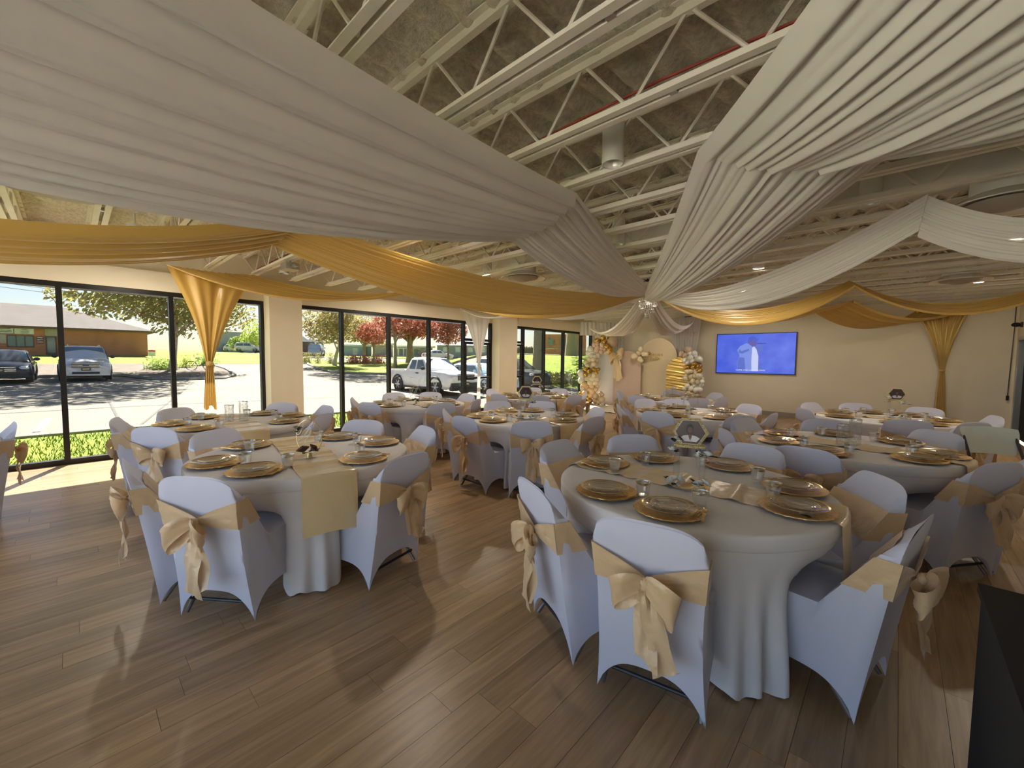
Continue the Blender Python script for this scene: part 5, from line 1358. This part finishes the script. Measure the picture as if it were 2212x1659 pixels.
t, wd = far_box('grey_house', 'long grey house behind the slim red maple', 46.0, 53.4, 88, 2.4, 4.4, 'siding_grey'); obj('roof', MB().add([(-wd/2-.4, -.6, 4.3), (wd/2+.4, -.6, 4.3), (wd/2, 4, 6.2), (-wd/2, 4, 6.2)], [(0, 1, 2, 3)]), 'siding_grey', t)
for k in range(4): obj('window', MB().box(-wd/2+1.2+k*2.6, -wd/2+2.2+k*2.6, -.1, 0, 2.9, 3.9), 'ext_white', t)
t, wd = far_box('brick_house', 'brick house on top of the grassy bank', 33.0, 39.0, 64, 2.2, 5.4, 'brick_red'); obj('band', MB().box(-wd/2, wd/2, -.1, 0, 3.1, 3.3), 'stucco', t)
for k in range(3): obj('window', MB().box(-wd/2+.9+k*1.8, -wd/2+1.8+k*1.8, -.1, 0, 3.7, 4.8), 'ext_glass', t)
t, wd = far_box('wood_fence', 'dark timber fence on the bank by the glass doors', 39.4, 46.5, 50, 1.9, 2.9, 'wood_fence', 'fence')
pmx = withmat(MB().box(0, .16, -.06, -.01, 1.4, 3.0), 'fence_board', 'wood_fence')
for k in range(int(wd/.2)):
    o = bpy.data.objects.new('fence_board', pmx); COL.objects.link(o); o.parent = t; o.location = (-wd/2+k*.2, 0, .04*(k % 3))
# power lines and pole
ext_mat('wire_black', (.05, .05, .05), .8)
for q, (za, zb) in enumerate(((9.1, 9.6), (10.6, 10.1), (10.2, 9.7))):
    tag(obj('power_line', MB().tube([(-52, -20+i*4, lerp(za, zb, i/12)-.25*sin(pi*i/12)) for i in range(13)] if q == 0 else [(-70, -25+i*4, lerp(11.0-.5*q, 7.6-.4*q, i/12)) for i in range(13)], .022, 5), 'wire_black', smooth=True), ['upper power line crossing above the brick building', 'middle power line sagging behind the brick building', 'lowest thin power line behind the brick building'][q], 'cable')
x_, y_ = pol(70.4, 58)
t = thing('utility_pole', 'timber utility pole with grey transformer by the porch house', 'pole', (x_, y_, gz(x_, y_))); obj('pole', MB().cyl((0, 0, -.2), (0, 0, 7.5), .13, n=8), 'bark', t); obj('transformer', MB().cyl((.1, -.3, 4.6), (.1, -.3, 5.6), .24, n=12), 'siding_grey', t); obj('crossarm', MB().box(-.06, .06, -1, 1, 6.6, 6.75), 'bark', t)
# bicycle by the maple
t = thing('bicycle', 'dark bicycle leaning beside the maple trunk', 'bicycle', (-37.0, 6.4, gz(-37, 6.4)+.06), radians(75))
for s in (-.5, .5): obj('wheel', MB().tube([(s+.33*cos(2*pi*i/24), 0, .33+.33*sin(2*pi*i/24)) for i in range(24)], .022, 6, closed=True), 'wire_black', t, smooth=True)
obj('frame', MB().tube([(-.5, 0, .33), (-.12, 0, .78), (.4, 0, .78), (.0, 0, .33), (-.5, 0, .33)], .02, 6).tube([(.5, 0, .33), (.4, 0, .95), (.5, 0, 1.0)], .02, 6), 'wire_black', t, smooth=True); obj('saddle', MB().box(-.25, -.02, -.06, .06, .86, .92), 'wire_black', t)
# ---------------------------------------------------------------- vehicles
ext_mat('tyre', (.05, .05, .05), .9); ext_mat('alloy', (.62, .62, .64), .35, metal=.6); ext_mat('car_black_trim', (.04, .04, .045), .6); ext_mat('car_glass', (.14, .20, .26), .06); ext_mat('car_chrome', (.75, .75, .77), .2, metal=.8); ext_mat('lamp_clear', (.75, .77, .80), .15); ext_mat('lamp_red', (.55, .03, .03), .3); ext_mat('plate_amber', (.75, .55, .25), .6)
ext_mat('paint_silver', (.66, .68, .74), .25, metal=.3); ext_mat('paint_black', (.045, .05, .06), .18); ext_mat('paint_whitecar', (.86, .86, .87), .25); ext_mat('paint_skyblue', (.52, .66, .78), .25); ext_mat('paint_darkgrey', (.10, .10, .11), .2); ext_mat('paint_bluecar', (.30, .42, .62), .25); ext_mat('emblem_blue', (.05, .10, .35), .3)
def loft(stations, name, m, parent, smooth=40):
    """stations: list of (x, [(y,z)...] half outline from bottom centre to top centre)"""
    mb = MB(); rows = []
    for x, half in stations:
        rows.append([(x, y, z) for y, z in half]+[(x, -y, z) for y, z in reversed(half)])
    n = len(rows[0]); o = 0
    for r_ in rows: mb.v += r_
    for i in range(len(rows)-1):
        for j in range(n): mb.f.append((i*n+j, i*n+(j+1) % n, (i+1)*n+(j+1) % n, (i+1)*n+j))
    mb.f.append(tuple(range(n))[::-1]); mb.f.append(tuple((len(rows)-1)*n+i for i in range(n)))
    return obj(name, mb, m, parent, smooth=smooth)
def wheel(t, x, y, r, wd, s):
    w_ = obj('wheel', MB().cyl((x, y-wd/2, r), (x, y+wd/2, r), r, n=24).cyl((x, y+s*(wd/2), r), (x, y+s*(wd/2-.06), r), r*.72, r*.66, n=24, cap=False), 'tyre', t, smooth=40)
    mb = MB().cyl((x, y+s*(wd/2-.055), r), (x, y+s*(wd/2-.03), r), r*.66, n=20).cyl((x, y+s*wd/2, r), (x, y+s*(wd/2+.012), r), r*.14, n=10)
    for k in range(6):
        a = 2*pi*k/6; mb.cyl((x, y+s*(wd/2-.01), r), (x+r*.62*cos(a), y+s*(wd/2-.01), r+r*.62*sin(a)), .045, .035, n=6)
    obj('rim', mb, 'alloy', w_, smooth=40)
def vehicle(name, label, loc, rz, style, paint, cat='car'):
    """local +X is forward, origin on the ground at mid length"""
    t = thing(name, label, cat, loc, rz)
    L, Wd, H, hood, belt, rw, wb = dict(suv=(4.5, 1.84, 1.72, 1.06, 1.08, .35, 2.65), sedan=(4.85, 1.84, 1.46, .92, .95, .33, 2.78), truck=(5.4, 1.92, 1.80, 1.16, 1.16, .40, 3.26), hatch=(4.2, 1.78, 1.50, .95, .98, .32, 2.6), bigsuv=(4.9, 1.96, 1.80, 1.14, 1.16, .38, 2.9))[style]
    h = L/2; w = Wd/2; zb = .30 if style in ('truck',) else .22
    def half(wf, z0, z1, crown=.04): return [(0.0, z0), (w*wf*.86, z0), (w*wf*.97, z0+.10), (w*wf, lerp(z0, z1, .45)), (w*wf*.985, lerp(z0, z1, .8)), (w*wf*.92, z1-.02), (w*wf*.55, z1+crown*.6), (0.0, z1+crown)]
    if style == 'truck':
        st = [(-h, half(.93, zb+.18, 1.12, 0)), (-h+.06, half(.98, zb+.1, 1.14, 0)), (-.6, half(1, zb, 1.15, 0)), (.55, half(1, zb, 1.14, .0)), (.95, half(1, zb, 1.14, .03)), (h-.5, half(.99, zb, 1.10, .06)), (h-.12, half(.96, zb+.08, 1.02, .05)), (h, half(.88, zb+.16, .92, .03))]
    else:
        rear = belt+.04
        st = [(-h, half(.84, zb+.16, rear-.22, 0)), (-h+.12, half(.94, zb+.06, rear-.02, 0)), (-h+.7, half(1, zb, rear)), (0, half(1, zb, belt)), (h-1.25, half(1, zb, hood+.0)), (h-.55, half(.985, zb, hood-.07)), (h-.15, half(.94, zb+.04, hood-.20)), (h, half(.82, zb+.10, hood-.34))]
    loft(st, 'body', paint, t)
    # cabin
    if style == 'truck': c0, c1, r0, r1 = -.95, 1.15, -.72, .35
    elif style == 'sedan': c0, c1, r0, r1 = -h+.55, h-1.30, -.95, .35
    elif style == 'hatch': c0, c1, r0, r1 = -h+.15, h-1.15, -h+.6, .25
    else: c0, c1, r0, r1 = -h+.12, h-1.25, -h+.38, .45
    def cab(wf, z): return [(0.0, belt-.06), (w*.94, belt-.06), (w*.935, belt), (w*lerp(.935, wf, .5), lerp(belt, z, .5)), (w*wf, z-.07), (w*wf*.9, z-.015), (w*wf*.5, z), (0.0, z+.01)]
    loft([(c0, cab(.93, belt+.02)), (r0, cab(.76, H-.04)), ((r0+r1)/2, cab(.78, H)), (r1, cab(.77, H-.03)), (c1, cab(.93, belt+.02))], 'cabin', paint, t)
    # glazing set slightly proud of the cabin skin
    e = .012
    def lerp3(a, b, k): return tuple(lerp(p, q, k) for p, q in zip(a, b))
    wsb, wst = (c1-.10, w*.86, belt+.05), (r1+.06, w*.70, H-.09)
    obj('windshield', MB().add([(wsb[0]+e, -wsb[1], wsb[2]+e), (wsb[0]+e, wsb[1], wsb[2]+e), (wst[0]+e, wst[1], wst[2]+e), (wst[0]+e, -wst[1], wst[2]+e)], [(0, 1, 2, 3)]), 'car_glass', t)
    for s in (-1, 1):
        zt = H-.13; yb = lambda z: s*(w*lerp(.937, .775, (z-belt)/(H-.07-belt))+.012)
        xa, xb = r0+.06, r1+.0; mid = (xa+xb)/2+.05
        for k, (p, q, pt, qt) in enumerate(((mid+.05, c1-.42, mid+.05, r1-.02), (xa-(.0 if style == 'truck' else .05), mid-.05, xa+.08, mid-.05))):
            obj('side_window', MB().add([(p, yb(belt+.05), belt+.05), (q, yb(belt+.05), belt+.05), (qt, yb(zt), zt), (pt, yb(zt), zt)], [(0, 1, 2, 3)]), 'car_glass', t)
        obj('door_handle', MB().box(mid+.10, mid+.30, s*w*1.0-.012, s*w*1.0+.02, belt-.16, belt-.12), 'car_black_trim' if style == 'truck' else paint, t)
        obj('mirror', MB().sphere((c1-.42, s*(w+.10), belt+.10), .11, 10, 6, .6, 1.0, .75), 'car_black_trim' if style in ('suv', 'truck') else paint, t, smooth='all')
        for x in (-wb/2-.05, wb/2-.05):
            wheel(t, x, s*(w-.12), rw, .22, s)
            obj('wheel_arch', MB().tube([(x+(rw+.07)*cos(a), s*(w-.005), rw+(rw+.07)*sin(a)) for a in [pi*i/12 for i in range(13)]], .05 if style == 'truck' else .03, 6), 'car_black_trim', t, smooth=True)
        obj('headlight', MB().sphere((h-.16, s*w*.74, hood-.27), .17, 12, 8, .75, 1.0, .52), 'lamp_clear', t, smooth='all')
        obj('fog_lamp', MB().sphere((h-.05, s*w*.70, .50), .07, 10, 6, .6, 1, 1), 'lamp_clear', t, smooth='all')
        obj('tail_light', MB().box(-h-.01, -h+.12, s*w*.92-.09, s*w*.92+.06, belt-.42, belt-.08), 'lamp_red', t)
    gr = obj('grille', MB().box(h-.10, h+.012, -w*.52, w*.52, hood-.42, hood-.18), 'car_black_trim', t)
    for k in range(3 if style != 'truck' else 4):
        z = hood-.42+.03+k*.075; obj('grille_bar', MB().box(h, h+.03, -w*.52, w*.52, z, z+.03), 'car_chrome' if style in ('suv', 'sedan') else 'car_black_trim', gr)
    if style == 'suv': obj('emblem', MB().sphere((h+.03, 0, hood-.30), .07, 12, 6, .25, 1.5, .7), 'emblem_blue', gr, smooth='all')
    obj('bumper', MB().box(h-.16, h+.04, -w*.90, w*.90, .26, .46 if style != 'truck' else .62), 'car_black_trim' if style in ('truck', 'bigsuv', 'sedan') else paint, t)
    pl = obj('licence_plate', MB().box(h+.04, h+.055, -.16, .16, .50, .66), 'car_black_trim', t); obj('plate_print', MB().box(h+.055, h+.06, -.12, .12, .54, .62), 'plate_amber', pl)
    obj('lower_grille', MB().box(h+.03, h+.05, -w*.5, w*.5, .34, .44), 'tyre', t)
    if style in ('suv', 'bigsuv'):
        for s in (-1, 1): obj('roof_rail', MB().tube([(r0+.1, s*w*.62, H), (r0+.2, s*w*.62, H+.05), (r1-.2, s*w*.62, H+.05), (r1-.1, s*w*.62, H)], .018, 6), 'car_chrome', t, smooth=True)
        for s in (-1,): obj('wiper', MB().tube([(c1-.05, -.35, belt+.06), (c1-.30, .25, belt+.26)], .01, 5), 'car_black_trim', t)
    if style == 'truck':
        obj('bed_floor', MB().box(-h+.1, -1.0, -w*.80, w*.80, 1.145, 1.16), 'car_black_trim', t); obj('bed_rail', MB().box(-h+.05, -1.0, -w*.98, -w*.86, 1.14, 1.19).box(-h+.05, -1.0, w*.86, w*.98, 1.14, 1.19), paint, t)
        obj('rocker', MB().box(-1.2, 1.2, -w*.99, w*.99, zb-.04, zb+.05), 'car_black_trim', t)
    return t
vehicle('suv', 'silver suv parked nose-in facing the hall across the lot', (-28.4-2.25, .48, gz(-30, .5)+.02), 0, 'suv', 'paint_silver')
vehicle('sedan', 'black sedan parked beside the silver suv', (-27.6-2.42, -2.10, gz(-29.5, -2)+.02), 0, 'sedan', 'paint_black')
vehicle('pickup_truck', 'white crew-cab pickup truck parked nose to the hall', (-14.75-2.7, 12.62, gz(-17, 12.6)-.02), 0, 'truck', 'paint_whitecar', 'truck')
vehicle('hatchback', 'pale blue hatchback parked beside the pickup', (-14.5-2.1, 15.32, gz(-17, 15.3)), 0, 'hatch', 'paint_skyblue')
vehicle('dark_suv', 'dark grey suv parked by the grassy bank', (-14.6-2.45, 18.05, gz(-17, 18)), 0, 'bigsuv', 'paint_darkgrey')
for az, R, st, pt, hd, lb in ((53.3, 66, 'sedan', 'paint_whitecar', 60, 'white saloon parked far off beyond the pickup'), (68.4, 68, 'suv', 'paint_bluecar', 150, 'blue suv parked by the porch house'), (76.9, 104, 'hatch', 'paint_whitecar', 40, 'white car parked by the grey warehouse'), (75.6, 92, 'suv', 'paint_whitecar', 60, 'white suv by the dark round bush-tree')):
    x_, y_ = pol(az, R); vehicle('parked_car', lb, (x_, y_, gz(x_, y_)+.25), radians(hd), st, pt)
